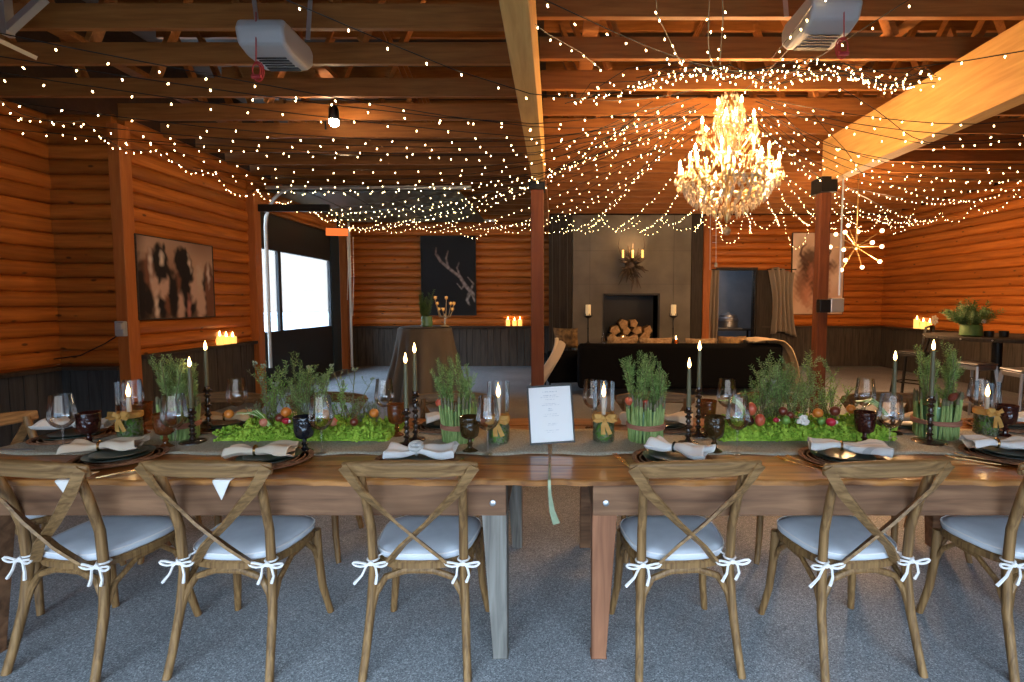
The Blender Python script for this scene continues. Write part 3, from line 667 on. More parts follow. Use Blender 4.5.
# ------------------------------------------------------------------ ceiling fixtures
def opener(u, v, d, label, cordlab, cu, cv0, cv1):
    p = P(u, v, d); t = thing('garage_opener', label, 'garage door opener', p)
    m = MB(); W = .155
    prof = [(-.21, .02), (-.18, -.07), (-.08, -.10), (.13, -.10), (.21, -.04), (.22, .06), (.16, .09), (-.18, .09)]
    m.add([(-W, y, z) for y, z in prof] + [(W, y, z) for y, z in prof], [tuple(range(8)), tuple(range(15, 7, -1))] + [(i + 8, (i + 1) % 8 + 8, (i + 1) % 8, i) for i in range(8)])
    m.build('housing', 'white_paint', t, smooth=False, bevel=.025, seg=3)
    m = MB()
    for i in range(4): m.box((0, -.06 + i * .035 - .0, -.101), (.20, .012, .01))
    m.build('vent', 'black_metal', t, smooth=False)
    MB().box((0, .10, -.100), (.22, .05, .012)).build('light_lens', 'black_panel', t, smooth=False, bevel=.005)
    for s in (-1, 1): MB().bar((s * .17, .1, .1), (s * .2, .1, 3.58 - p.z + .1), .03, .004, (0, 1, 0)).build('hanger', 'galv', t, smooth=False)
    a = P(cu, cv0, d - .19); b = P(cu, cv1, d - .19)
    m = MB().tube([a, b], .0035, 5)
    for k in range(3):
        r = .032 + .008 * k; m.tube([b + Vector((math.cos(q) * r * .8, .01 * k, -.05 + math.sin(q) * r * 1.3)) for q in [i * 2 * PI / 12 for i in range(13)]], .004, 5)
    m.tube([b + Vector((-.03, 0, -.09)), b + Vector((.03, 0, -.09))], .012, 6)
    tag(m.build('pull_cord', 'red_cord'), cordlab, 'cord')
opener(276, 47, 3.5, 'white garage door opener under the joists at upper left', 'red release cord looped below the left garage opener', 256, 12, 62)
opener(820, 24, 3.3, 'white garage door opener under the joists at upper right', 'red release cord below the right garage opener', 844, 10, 38)

t = thing('spot_lamp', 'bright small spot lamp hanging from the joists on the left', 'lamp', P(334, 119, 5.405))
MB().lathe([(.03, .14), (.05, .10), (.055, .0), (.05, -.01)], n=14).build('shade', 'black_metal', t)
MB().tube([(0, 0, .13), (0, 0, 3.56 - t.location.z)], .01, 6).build('stem', 'black_metal', t)
MB().blob((0, 0, -.03), .052, .052, .052, 12, 8).build('bulb', 'spot_face', t)
lamp('spot_lamp_light', (0, -.02, -.09), 26, (1, .66, .36), .05, t)
t = thing('spot_lamp', 'small second spot bulb just above the bright spot lamp', 'lamp', P(325, 106, 6.01))
MB().tube([(0, 0, .02), (0, 0, 3.56 - t.location.z)], .01, 6).build('stem', 'black_metal', t); MB().blob((0, 0, 0), .025, .025, .03, 8, 6).build('bulb', 'spot_face', t)

ht = thing('patio_heater', 'glowing orange infrared heater above the dark side opening', 'heater', P(337, 231, 10.2), .2)
MB().box((0, .06, 0), (.40, .10, .16)).build('housing', 'black_metal', ht, smooth=False, bevel=.01)
MB().box((0, 0, -.02), (.42, .02, .15)).build('element', 'heater_glow', ht, smooth=False)
MB().bar((0, .08, .05), (0, .08, 3.5 - ht.location.z), .03, .03, (0, 1, 0)).build('hanger', 'black_metal', ht, smooth=False)

# crystal chandelier
CH = P(728, 165, 5.0); CH.z = 0
zt, zb = ZV(97, 5.0), ZV(233, 5.0)
ch = thing('chandelier', 'large crystal chandelier with lit candle bulbs under the string lights', 'chandelier', (CH.x, CH.y, zb))
H = zt - zb
MB().tube([(0, 0, H - .05), (0, 0, H + .5)], .010, 6).build('chain', 'brass', ch)
MB().lathe([(.01, .10), (.025, .14), (.035, .2), (.025, .28), (.03, .36), (.07, .46), (.10, .52), (.06, .6), (.025, .7), (.05, .82), (.08, .9), (.05, .98), (.02, 1.1), (.05, 1.2), (.03, 1.28), (.01, H)], n=16).build('stem', 'brass', ch)
drop = MB().lathe([(0, .035), (.008, .02), (.016, -.005), (.012, -.025), (0, -.04)], n=6)
drop_me = drop.build('crystal_drop', 'crystal', ch, smooth=False, ang=0); drop_mesh = drop_me.data; bpy.data.objects.remove(drop_me)
ndrop = 0
def crystal_drop(p, s=1.0):
    global ndrop
    o = bpy.data.objects.new('crystal_drop', drop_mesh); o.parent = ch; o.location = p; o.scale = (s, s, s); C.objects.link(o); ndrop += 1
fill = MB()
def bead(p, s): fill.lathe([(0, .03 * s), (.014 * s, 0), (0, -.035 * s)], p, 5)
tiers = [(.47, .55, 10, 0), (.37, .68, 8, .3), (.27, .96, 6, .1), (.15, 1.12, 4, .5)]
for ti, (r, z, n, ph) in enumerate(tiers):
    for i in range(n):
        a = ph + 2 * PI * i / n; c, s = math.cos(a), math.sin(a)
        pts = [(c * r * q, s * r * q, z - .10 - .13 * math.sin(q * PI) * (1 - .3 * q) + .10 * q * q) for q in (.12, .3, .5, .7, .85, 1)]
        arm = MB().tube(pts, .009, 6).build('arm', 'brass', ch)
        tip = Vector(pts[-1])
        MB().lathe([(.008, -.01), (.038, .0), (.042, .012), (.012, .015)], tip, 10).build('drip_pan', 'crystal', arm)
        MB().lathe([(.012, .01), (.012, .085)], tip, 8).build('candle_sleeve', 'lit_wax', arm)
        MB().lathe([(.007, .085), (.015, .105), (.012, .13), (0, .16)], tip, 8).build('bulb', 'chand_bulb', arm)
        for j in range(4):
            aa = j * PI / 2 + a
            if ndrop < 96 and (c * .3 - s) > -.9: crystal_drop(tip + Vector((math.cos(aa) * .04, math.sin(aa) * .04, -.055)), 1.15)
            else: bead(tip + Vector((math.cos(aa) * .04, math.sin(aa) * .04, -.05)), 1.2)
        for j in range(9):                      # bead swags from arm tips to the stem
            q = j / 9; fill_p = Vector((c * r * (1 - q) + c * .05 * q, s * r * (1 - q) + s * .05 * q, z + .02 + (.28) * q - .13 * math.sin(q * PI))); bead(fill_p, .65)
        a2 = a + 2 * PI / n
        for j in range(1, 7):
            q = j / 7; bead(Vector((r * (c + (math.cos(a2) - c) * q), r * (s + (math.sin(a2) - s) * q), z - .01 - .10 * math.sin(q * PI))), .8)
for k in range(9):                              # basket of drops
    rr = .40 * math.cos(k / 9 * PI / 2) ** .8 + .02; n = int(rr * 78)
    for i in range(n):
        a = 2 * PI * i / n + k; bead(Vector((rr * math.cos(a), rr * math.sin(a), .47 - k * .036)), 1.35)
for k in range(9):
    rr = .07 + .06 * abs(math.sin(k * .8)); n = 9
    for i in range(n):
        a = 2 * PI * i / n + k * .5; bead(Vector((rr * math.cos(a), rr * math.sin(a), .78 + k * .065)), 1.4)
tag(fill.build('crystal_strands', 'crystal', ch, smooth=False), kind='stuff')
MB().blob((0, 0, .02), .04, .04, .045, 10, 8).build('finial_ball', 'crystal', ch)
MB().lathe([(.385, .46), (.40, .47), (.40, .485), (.385, .49)], n=32, close=True).build('bowl_ring', 'brass', ch)
for i in range(6):
    a = i * PI / 3; lamp('chandelier_light', (.52 * math.cos(a), .52 * math.sin(a), .62), 48, WARM, .04, ch)
lamp('chandelier_light', (0, 0, 1.15), 75, WARM, .10, ch)

# sputnik pendant
sp_ = P(856, 247, 7.825)
t = thing('sputnik_lamp', 'starburst pendant lamp with lit globe tips near the right corner', 'lamp', sp_)
MB().tube([(0, 0, .03), (0, 0, 3.56 - sp_.z)], .008, 6).build('stem', 'brass', t); MB().blob((0, 0, 0), .045, .045, .045, 12, 8).build('hub', 'brass', t)
for i, (dx, dz, dy) in enumerate(((-1, 0, 0), (1, .02, 0), (-.05, .6, .3), (-.6, .42, -.4), (.62, .5, -.4), (.35, .55, .5), (-.35, .5, .6), (-.55, -.45, -.4), (-.2, -.6, .3), (.5, -.48, -.4), (.38, -.55, .3), (0, .05, -1), (.1, 0, 1))):
    d = Vector((dx, dy, dz)).normalized(); e = d * .40
    am = MB().tube([d * .04, e - d * .05], .006, 5).build('arm', 'brass', t); MB().blob(e, .030, .030, .030, 8, 6).build('bulb', 'sput_bulb', am)
lamp('sputnik_light', (0, -.1, -.5), 230, (1, .58, .28), .15, t)
lamp('sputnik_light', (.35, -.2, .5), 110, (1, .58, .28), .15, t)

# fairy lights
bm_ = MB().lathe([(.0, .008), (.0034, .006), (.0046, 0), (.0034, -.006), (0, -.009)], n=6).build('light_bulb', 'bulb'); bulb_me = bm_.data; bpy.data.objects.remove(bm_)
NB = 0
def strand(pts, label, group, step=.2, rng=R):
    global NB
    pts = [Vector(p) for p in pts]
    root = tag(MB().tube(pts, .0035, 4).build('fairy_light_string', 'black_metal', smooth=True), label, 'string lights', group)
    acc = rng.uniform(0, step)
    for i in range(len(pts) - 1):
        d = (pts[i + 1] - pts[i]); Ln = d.length; s = acc
        while s < Ln:
            p = pts[i] + d * (s / Ln) + Vector((rng.uniform(-.02, .02), rng.uniform(-.02, .02), -rng.uniform(.008, .05)))
            o = bpy.data.objects.new('light_bulb', bulb_me); o.parent = root; o.location = p; o.rotation_euler = (rng.uniform(-.6, .6), rng.uniform(-.6, .6), 0); C.objects.link(o); NB += 1
            s += step
        acc = s - Ln
    return root
def sag(a, b, s, n=10, wob=.03):
    a = Vector(a); b = Vector(b); k1, k2 = R.uniform(0, 9), R.uniform(0, 9)
    return [a + (b - a) * (i / n) + Vector((math.sin(i * .9 + k1) * wob, math.sin(i * .8 + k2) * wob, -4 * s * (i / n) * (1 - i / n))) for i in range(n + 1)]
HB = Vector((CH.x, CH.y, 3.42))
def hubp(b):
    d = (Vector(b) - HB); d.z = 0; d.normalize(); a = R.uniform(-.5, .5)
    d = Vector((d.x * math.cos(a) - d.y * math.sin(a), d.x * math.sin(a) + d.y * math.cos(a), 0))
    return HB + d * R.uniform(.15, 1.0) + Vector((0, 0, R.uniform(-.05, .08)))
def fan(b, s1, label, group, step):
    # from the ring above the chandelier, under the big beams, up to the wall
    a = hubp(b); b = Vector(b); d = b - a; cut = None
    for xb, ymax in ((-.205, 6.5), (3.44, 6.4)):
        if (a.x - xb) * (b.x - xb) < 0:
            q = (xb - a.x) / d.x; m_ = a + d * q
            if m_.y < ymax: cut = Vector((xb, m_.y, 2.995))
    if cut is None: return strand(sag(a, b, s1), label, group, step)
    return strand(sag(a, cut, .06, 6) + sag(cut, b, s1 * .6, 8)[1:], label, group, step)
for i in range(17):
    y = 1.9 + i * .6; x = -4.75 if y > 5.5 else -5.5; b = (x, y, R.uniform(3.2, 3.4))
    fan(b, R.uniform(.10, .3), 'string of warm fairy lights fanning from above the chandelier to the left wall', 'fairy lights fanning to the left wall', .25)
for i in range(19):
    x = -4.6 + i * .66; b = (x, 11.9, R.uniform(3.15, 3.4))
    fan(b, R.uniform(.12, .35), 'string of warm fairy lights fanning from above the chandelier to the back wall', 'fairy lights fanning to the back wall', .24)
for i in range(14):
    y = 2.6 + i * .7; b = (7.8, y, R.uniform(3.2, 3.45))
    fan(b, R.uniform(.10, .35), 'string of warm fairy lights fanning from above the chandelier to the right wall', 'fairy lights fanning to the right wall', .23)
for i, x in enumerate((-3.5, -1.4, .2, 1.5, 2.6, 4.6)):
    b = (x, 1.2, 3.5); fan(b, .12, 'string of warm fairy lights running overhead from the chandelier towards the dining tables', 'fairy lights running over the dining tables', .24)
x = -4.7; i = 0                                  # scalloped swags along the back wall
while x < 3.6:
    wd = R.uniform(.7, 1.1); strand(sag((x, 11.2 - R.uniform(0, .5), 3.35), (x + wd, 11.2 - R.uniform(0, .5), 3.35), R.uniform(.18, .42), 8, .01), 'short scalloped swag of fairy lights along the top of the back wall', 'fairy light swags along the back wall', .10); x += wd * .8
for i in range(6):
    x = 3.4 + i * .72; strand(sag((x, 10.85, 3.56), (x + .72, 10.85, 3.56), (.75, .42, .85, .3, .5, .4)[i], 10, .01), 'hanging loop of fairy lights between chandelier and right corner', 'fairy light loops near the right corner', .085)
for i in range(8):
    y = 4.0 + i * .95; strand(sag((-4.6, y, 3.3), (-4.6, y + .95, 3.3), R.uniform(.05, .2), 8, .03), 'swag of fairy lights running along the top of the left wall', 'fairy light swags along the left wall', .09)
for i in range(7):
    y = 6.0 + i * .8; strand(sag((7.6, y, 3.35), (7.6, y + .8, 3.35), R.uniform(.12, .3), 8, .03), 'swag of fairy lights running along the top of the right wall', 'fairy light swags along the right wall', .11)
for i in range(9):
    pts = []; pth = ((566, 100), (598, 88), (625, 78), (660, 70), (700, 64), (735, 68), (770, 74), (810, 67), (850, 64), (890, 70), (925, 66), (960, 72), (1000, 76))
    for j, (u, v) in enumerate(pth):
        if j < i % 4 or j > 12 - i % 3: continue
        d_ = 4.15 + .10 * abs(j - 6) + R.uniform(-.15, .35); q_ = P(u + R.uniform(-12, 12), v + R.uniform(-12, 14) + (5 if j > 8 else 0), d_); q_.z = min(q_.z, 3.55); pts.append(q_)
    strand(pts, 'bunched line of fairy lights in front of and above the chandelier', 'fairy light bunches above the chandelier', .125)
for pth in (((655, -20), (657, 15), (672, 45), (680, 62)), ((722, -20), (723, 20), (721, 45), (720, 66)), ((812, 6), (795, 30), (772, 58)), ((500, -14), (522, 14), (548, 34), (580, 52), (602, 70))):
    strand([P(u, v, 2.9 + .35 * j) for j, (u, v) in enumerate(pth)], 'feeder string of fairy lights dropping from the near joists to the chandelier', 'feeder fairy light strings', .16)

# ------------------------------------------------------------------ lounge: sofa, armchair, cushions
def rbox(c, d, name, mat, par, bev=.05, rot=None, seg=3):
    return MB().box(c, d, rot).build(name, mat, par, bevel=bev, seg=seg, ang=60)
s0 = P(578, 345, 8.1); s1 = P(784, 345, 8.1); sw = s1.x - s0.x
sf = thing('sofa', 'long black sofa seen from behind, facing the fireplace', 'sofa', ((s0.x + s1.x) / 2, 8.6, 0))
rbox((0, -.40, .49), (sw, .24, .74), 'backrest', 'black_fabric', sf, .07); rbox((0, .05, .26), (sw - .1, .9, .28), 'seat_base', 'black_fabric', sf, .04)
for s in (-1, 1):
    rbox((s * (sw / 2 - .12), .05, .38), (.24, .95, .50), 'armrest', 'black_fabric', sf, .06)
    rbox((s * sw * .22, .1, .46), (sw * .42, .75, .16), 'seat_cushion', 'black_fabric', sf, .05)
    for y in (-.42, .42): MB().lathe([(.018, 0), (.03, .13)], (s * (sw / 2 - .12), y, 0), 10).build('leg', 'holder', sf)
def cushion(u, v, d, sx, sz, rz, tilt, mat, label, group=None):
    p = P(u, v, d); t = thing('throw_pillow', label, 'pillow', p, rz, group)
    def fn(a, b):
        x, z = a * 2 - 1, b * 2 - 1; q = (1 - x ** 4) * (1 - z ** 4); return x, z, q
    m = MB()
    for sgn in (1, -1):
        m.grid(lambda a, b: ((a * 2 - 1) * sx / 2 * (1 - .08 * (1 - (b * 2 - 1) ** 2)), sgn * (.08 * ((1 - (a * 2 - 1) ** 2) * (1 - (b * 2 - 1) ** 2)) ** .5), (b * 2 - 1) * sz / 2 * (1 - .08 * (1 - (a * 2 - 1) ** 2))), 10, 10)
    o = m.build('cover', mat, t, rot=(tilt, 0, 0), ang=0); return t
for u, v, sx, sz, mat, lab in ((622, 351, .55, .36, 'fur', 'brown fur cushion on the sofa, leftmost'), (655, 353, .6, .38, 'fur', 'long brown fur cushion on the sofa below the firebox'), (700, 353, .55, .36, 'fur', 'brown fur cushion on the sofa right of the firebox'), (731, 352, .5, .40, 'gold_cushion', 'dark gold patterned cushion on the sofa, standing on its corner'), (752, 353, .45, .36, 'fur', 'brown cushion at the right end of the sofa')):
    cushion(u, v - 5, 8.62, sx, sz, R.uniform(-.1, .1), .2, mat, lab)
th = thing('throw_blanket', 'tan woven throw blanket draped over the right end of the sofa', 'blanket', (s1.x - .18, 8.45, 0))
def thr(a, b):
    # over the corner then down outside
    ang = b; prof = [(-.34, .885), (-.20, .91), (.0, .92), (.16, .90), (.29, .78), (.38, .56), (.44, .30), (.50, .03)]
    f = b * (len(prof) - 1); i = min(int(f), len(prof) - 2); q = f - i
    x = prof[i][0] * (1 - q) + prof[i + 1][0] * q; z = prof[i][1] * (1 - q) + prof[i + 1][1] * q
    return (x + .015 * math.sin(a * 18), -.40 + a * (.62 + .16 * b), z + .012 * math.sin(a * 14 + b * 4))
MB().grid(thr, 24, 24).build('cloth', 'throw', th, solid=.018)
ac = P(562, 385, 8.7); ac.z = 0
am = thing('armchair', 'dark armchair with gold seat beside the centre post', 'armchair', ac + Vector((.08, .3, 0)), .15)
rbox((0, -.33, .42), (.78, .16, .56), 'backrest', 'black_fabric', am, .05); rbox((0, .0, .30), (.70, .6, .16), 'seat', 'gold_cushion', am, .04)
for s in (-1, 1):
    rbox((s * .36, .0, .42), (.10, .66, .36), 'armrest', 'black_fabric', am, .03)
    for y in (-.3, .3): MB().lathe([(.014, 0), (.024, .24)], (s * .34, y, 0), 8).build('leg', 'holder', am)
cushion(566, 338, 8.80, .46, .38, -.3, .25, 'gold_cushion', 'gold cushion leaning in the armchair beside the centre post')
th = thing('throw_blanket', 'cream throw hanging over the left side of the armchair', 'blanket', (P(549, 340, 8.75).x, 8.75, 0))
MB().grid(lambda a, b: (.10 + .17 * a - .42 * b * b + .03 * math.sin(a * 9 + b * 3), -.30 + .10 * a - .05 * b, .93 - .10 * a - .80 * b ** 1.4 + .02 * math.sin(a * 12)), 16, 24).build('cloth', 'cream_cloth', th, solid=.015)

# draped cocktail table on the left, bouquet and glass holders
cx = P(425, 326, 8.0); ct = thing('cocktail_table', 'tall round cocktail table under a floor-length brown cloth', 'table', (cx.x, 8.0, 0))
ZTOP = cx.z
def drapef(a, b):
    th_ = a * 2 * PI; fold = (.5 + .5 * math.sin(th_ * 13 + 1.2 * math.sin(th_ * 3)))
    if b < .12: r = .42 * b / .12; z = ZTOP
    else:
        q = (b - .12) / .88; r = .42 + .03 * q + q ** 1.3 * (.20 * fold + .06); z = ZTOP - .01 - (ZTOP - .02) * q
    return (r * math.cos(th_), r * math.sin(th_), z)
MB().grid(drapef, 156, 22).build('tablecloth', 'drape', ct, ang=0)
MB().lathe([(.25, 0), (.25, .02), (.04, .04), (.035, ZTOP - .05), (.40, ZTOP - .03), (.40, ZTOP - .012)], n=20).build('pedestal', 'black_metal', ct)

# ---- plants
def path_pts(base, d, L_, bend, n=6, rng=R):
    pts = [Vector(base)]; d = Vector(d).normalized(); b = Vector((rng.uniform(-1, 1), rng.uniform(-1, 1), rng.uniform(-.2, .3))) * bend
    for i in range(n): d = (d + b / n).normalized(); pts.append(pts[-1] + d * (L_ / n))
    return pts
def needles(mb, pts, n, ll, lw, up=.6, start=.1, rng=R, taper=True):
    m = len(pts) - 1
    for k in range(n):
        f = (start + (1 - start) * (k + rng.random()) / n) * m; i = min(int(f), m - 1); q = f - i
        p = pts[i] + (pts[i + 1] - pts[i]) * q; d = (pts[i + 1] - pts[i]).normalized(); x, y = frame(d); a = k * 2.4 + rng.uniform(-.4, .4)
        o = (x * math.cos(a) + y * math.sin(a)); l_ = (o + d * (up + rng.uniform(-.2, .4))).normalized(); s = l_.cross(d).normalized()
        LL = ll * rng.uniform(.7, 1.2) * (1 - .45 * (k / n) if taper else 1)
        mid = p + l_ * LL * .5; nn = l_.cross(s) * lw * .35
        mb.add([p, mid + s * lw / 2 + nn, p + l_ * LL, mid - s * lw / 2 + nn], [(0, 1, 2, 3)])
def rosemary(parent, bases, hmin, hmax, n=2, mat='needle', spread=.25, ll=.028, dens=300, bend=.3):
    for (x, y, z, hh) in bases:
        mb = MB(); st = MB()
        for k in range(n):
            d = (R.uniform(-spread, spread), R.uniform(-spread, spread), 1); Ls = hh * R.uniform(.72, 1.0)
            pts = path_pts((x + R.uniform(-.012, .012), y + R.uniform(-.012, .012), z), d, Ls, bend); st.tube(pts, [.003] * 6 + [.001], 4)
            needles(mb, pts, int(dens * Ls), ll * 1.2, .006, .7)
            for j in range(5):
                b0 = pts[R.randint(1, 4)]; dd = Vector((R.uniform(-1, 1), R.uniform(-1, 1), 2.0)); p2 = path_pts(b0, dd, Ls * R.uniform(.2, .4), .3, 4); needles(mb, p2, int(dens * .32 * Ls), ll * 1.05, .0055, .7)
        o = mb.build('sprig', mat, parent, smooth=False, ang=0); st.build('stem', 'stem', o)

def asparagus_bundle(u, v, r, h, label, sprigs, mat='needle', tall=1.1):
    p = PZ(u, v, TT); p.y += r; t = thing('asparagus_vase', label, 'plant', p)
    MB().lathe([(r * .72, 0), (r * .74, .01), (r * .74, h * .82), (r * .66, h * .82)], n=20).build('vase', 'green_glass', t)
    n = 38
    for i in range(n):
        a = 2 * PI * i / n + R.uniform(-.05, .05); hh = h * R.uniform(.86, 1.06); rr = r * .86; ln = R.uniform(-.006, .006); ra = R.uniform(.0062, .0082)
        c, s = math.cos(a), math.sin(a)
        pts = [(c * rr, s * rr, 0), (c * rr + ln, s * rr, hh * .5), (c * (rr + .004) + ln * 2, s * (rr + .004), hh * .86), (c * (rr + .006) + ln * 2, s * (rr + .006), hh)]
        sp = MB().tube(pts, [ra, ra * .97, ra * .9, ra * .8], 7).build('asparagus_spear', 'spear', t)
        tp = MB(); b0 = Vector(pts[-1]); tp.tube([b0, b0 + Vector((0, 0, .012)), b0 + Vector((c * .002, s * .002, .028)), b0 + Vector((c * .004, s * .004, .042))], [ra * .85, ra * 1.05, ra * .75, .001], 7)
        tp.build('tip', 'spear_tip', sp)
    m = MB()
    for k in range(4): m.tube([((r * .99) * math.cos(q), (r * .99) * math.sin(q), h * .38 + k * .0065 + .002 * math.sin(q * 2 + k)) for q in [i * 2 * PI / 24 for i in range(25)]], .0042, 6)
    m.build('twine_band', 'band', t)
    rosemary(t, [(x, y, h * .7, hh * tall) for x, y, hh in sprigs], 0, 0, mat=mat)
    return t

# bouquet on the cocktail table
p = P(427, 326, 7.8); t = thing('herb_bouquet', 'green herb bouquet in a glass bowl on the cocktail table', 'plant', (p.x, 7.8, ZTOP))
MB().lathe([(.07, 0), (.09, .02), (.085, .12), (.09, .16), (.085, .16), (.078, .03)], n=16).build('bowl', 'green_glass', t)
rosemary(t, [(.03, 0, .1, .42), (-.05, .02, .1, .45), (0, -.03, .1, .5)], 0, 0, n=3, mat='fern', spread=.35, ll=.05, dens=260)
p = P(445, 326, 7.9); t = thing('crystal_candelabra', 'small glass candle cluster with glinting cups on the cocktail table', 'candle holder', (p.x, 7.9, ZTOP))
MB().lathe([(.07, 0), (.07, .012), (.015, .03), (.012, .2)], n=12).build('base', 'crystal', t)
for i in range(8):
    a = i * PI / 4; rr = .17 if i % 2 else .12; z = .24 + .09 * (i % 3); ar = MB().tube([(0, 0, .14), (rr * .6 * math.cos(a), rr * .6 * math.sin(a), .15), (rr * math.cos(a), rr * math.sin(a), z)], .006, 5).build('arm', 'crystal', t)
    MB().lathe([(.01, 0), (.028, .02), (.028, .055)], (rr * math.cos(a), rr * math.sin(a), z), 8).build('cup', 'crystal', ar); MB().lathe([(0, .02), (.012, .035), (0, .06)], (rr * math.cos(a), rr * math.sin(a), z), 6).build('tealight', 'lit_wax', ar)

# small candles on the cap rails
def small_candle(x, y, z, h, r, label, group):
    t = thing('pillar_candle', label, 'candle', (x, y, z), 0, group); MB().lathe([(r, 0), (r, h), (r * .8, h), (r * .7, h - .02)], n=12).build('wax', 'lit_wax', t); flame(t, h - .015, 1.6); return t
for i, (u, h, lab) in enumerate(((219, .13, 'lit candle on the left wall rail, nearest the horse picture'), (225.5, .11, 'lit candle in the middle of the three on the left wall rail'), (232, .10, 'lit candle on the left wall rail, nearest the side opening'))):
    d = (XL + .08) * F / (u - U0); small_candle(XL + .08, d, .925, h, .05, lab, 'candles on the left wall rail')
for i, (u, lab) in enumerate(((508, 'leftmost of the three lit candles on the back wall rail'), (514.5, 'middle one of the three lit candles on the back wall rail'), (520, 'rightmost of the three lit candles, beside the centre post'))):
    p = P(u, 325, YB - .08); small_candle(p.x, p.y, .975, .15 - .02 * (i == 1), .05, lab, 'candles on the back wall rail')
for i, (u, h, lab) in enumerate(((917, .2, 'tallest lit candle on the right wall rail'), (923.5, .16, 'short lit candle in the middle on the right wall rail'), (930, .15, 'lit candle on the right wall rail nearest the fern'))):
    d = (XR - .08) * F / (u - U0); small_candle(XR - .08, d, .975, h, .06, lab, 'candles on the right wall rail')
t = thing('white_blossom', 'pale flower beside the candles on the right wall rail', 'flower', P(935, 322, 10.3)); t.location.x = XR - .1
for i in range(7): MB().blob((.0, math.cos(i * .9) * .06, .04 + math.sin(i * .9) * .06), .02, .05, .03, 8, 6, rot=(i * .9, 0, 0)).build('petal', 'cream_cloth', t)
t = thing('wall_plug', 'grey outlet with a plugged adapter on the left orange post', 'outlet', (-4.87, 5.60, 1.24)); MB().box((.03, -.03, 0), (.10, .06, .17)).build('outlet_plate', 'plug', t, smooth=False, bevel=.01); MB().box((.06, -.07, .03), (.06, .05, .07)).build('adapter', 'white_paint', t, smooth=False, bevel=.01)
MB().tube([(.02, -.04, -.06), (-.15, -.03, -.16), (-.45, -.02, -.30), (-.75, -.02, -.34)], .007, 5).build('cable', 'black_metal', t)

# ------------------------------------------------------------------ high table and bar chairs on the right
p = P(1012, 337, 6.6); HZ = p.z; htb = thing('high_table', 'round dark high table by the right log wall', 'table', (p.x + .08, 6.9, 0))
MB().lathe([(.02, HZ - .055), (.80, HZ - .055), (.84, HZ - .045), (.84, HZ - .005), (.82, HZ), (.02, HZ)], n=48).build('table_top', 'dark_column', htb)
for i in range(16):
    a = 2 * PI * i / 16; MB().blob((.842 * math.cos(a), .842 * math.sin(a), HZ - .025), .012, .012, .012, 6, 4).build('stud', 'bolt', htb)
MB().lathe([(.35, 0), (.35, .03), (.06, .06), (.06, HZ - .1), (.25, HZ - .055)], n=20).build('pedestal', 'black_metal', htb)
p = P(971, 331, 6.7); t = thing('potted_fern', 'bushy green plant in a low pot on the high table', 'plant', (p.x, 6.7, HZ))
MB().lathe([(.10, 0), (.13, .02), (.12, .14), (.11, .16), (.1, .14)], n=18).build('pot', 'fern', t)
mb = MB()
for i in range(46):
    a = R.uniform(0, 2 * PI); rr = R.uniform(.02, 1) ** .6; d = (math.cos(a) * rr * 1.1, math.sin(a) * rr, 1.0 - .45 * rr); pts = path_pts((0, 0, .12), d, R.uniform(.26, .4), .35, 5)
    needles(mb, pts, 46, .055, .016, .5, .25, taper=False)
mb.build('foliage', 'fern', t, smooth=False)
MB().blob((.05, -.13, .21), .035, .02, .03, 8, 6).build('pale_flower', 'cream_cloth', t)
for i, (u, v) in enumerate(((989, 330), (1004, 330))):
    p = P(u, v, 6.6); t = thing('tea_light_cup', 'small black cup on the high table, %s the potted plant' % ('just right of', 'second one right of')[i], 'cup', (p.x, 6.6, HZ)); MB().lathe([(.05, 0), (.055, .08), (.048, .08), (.045, .02)], n=14).build('cup', 'black_metal', t)
def bar_seat(u, vfloor, rz, back, label, mat='black_metal'):
    p = PZ(u, vfloor, 0); t = thing('bar_chair' if back else 'bar_stool', label, 'chair' if back else 'stool', (p.x, p.y, 0), rz)
    sz = .74
    MB().box((0, 0, sz), (.34, .34, .025)).build('seat', mat, t, smooth=False, bevel=.012)
    MB().box((0, 0, sz - .045), (.32, .32, .06)).build('seat_skirt', mat, t, smooth=False, bevel=.01)
    for sx in (-1, 1):
        for sy in (-1, 1): MB().bar((sx * .145, sy * .145, sz - .02), (sx * .215, sy * .215, 0), .045, .03, (sx, -sy, 0)).build('leg', mat, t, smooth=False, bevel=.005)
    m = MB()
    for a, b in (((-1, -1), (1, -1)), ((1, -1), (1, 1)), ((1, 1), (-1, 1)), ((-1, 1), (-1, -1))): m.bar((a[0] * .192, a[1] * .192, .25), (b[0] * .192, b[1] * .192, .25), .012, .02)
    m.build('footrest', mat, t, smooth=False)
    if back:
        m = MB(); m.strip([(-.165, -.16, sz), (-.175, -.20, sz + .22), (-.15, -.215, sz + .40), (0, -.24, sz + .43), (.15, -.215, sz + .40), (.175, -.20, sz + .22), (.165, -.16, sz)], .035, .02, (0, 1, 0)); m.build('back_frame', mat, t)
        MB().strip([(0, -.16, sz), (0, -.21, sz + .2), (0, -.235, sz + .42)], .08, .012, (1, 0, 0)).build('back_slat', mat, t)
    return t
bar_seat(911, 397, .6, True, 'black metal bar chair with a low back, left of the high table')
bar_seat(972, 419, .2, False, 'bare metal bar stool in front of the high table', 'steel')
bar_seat(1022, 432, -.1, False, 'bare metal bar stool at the right edge of the photo', 'steel')

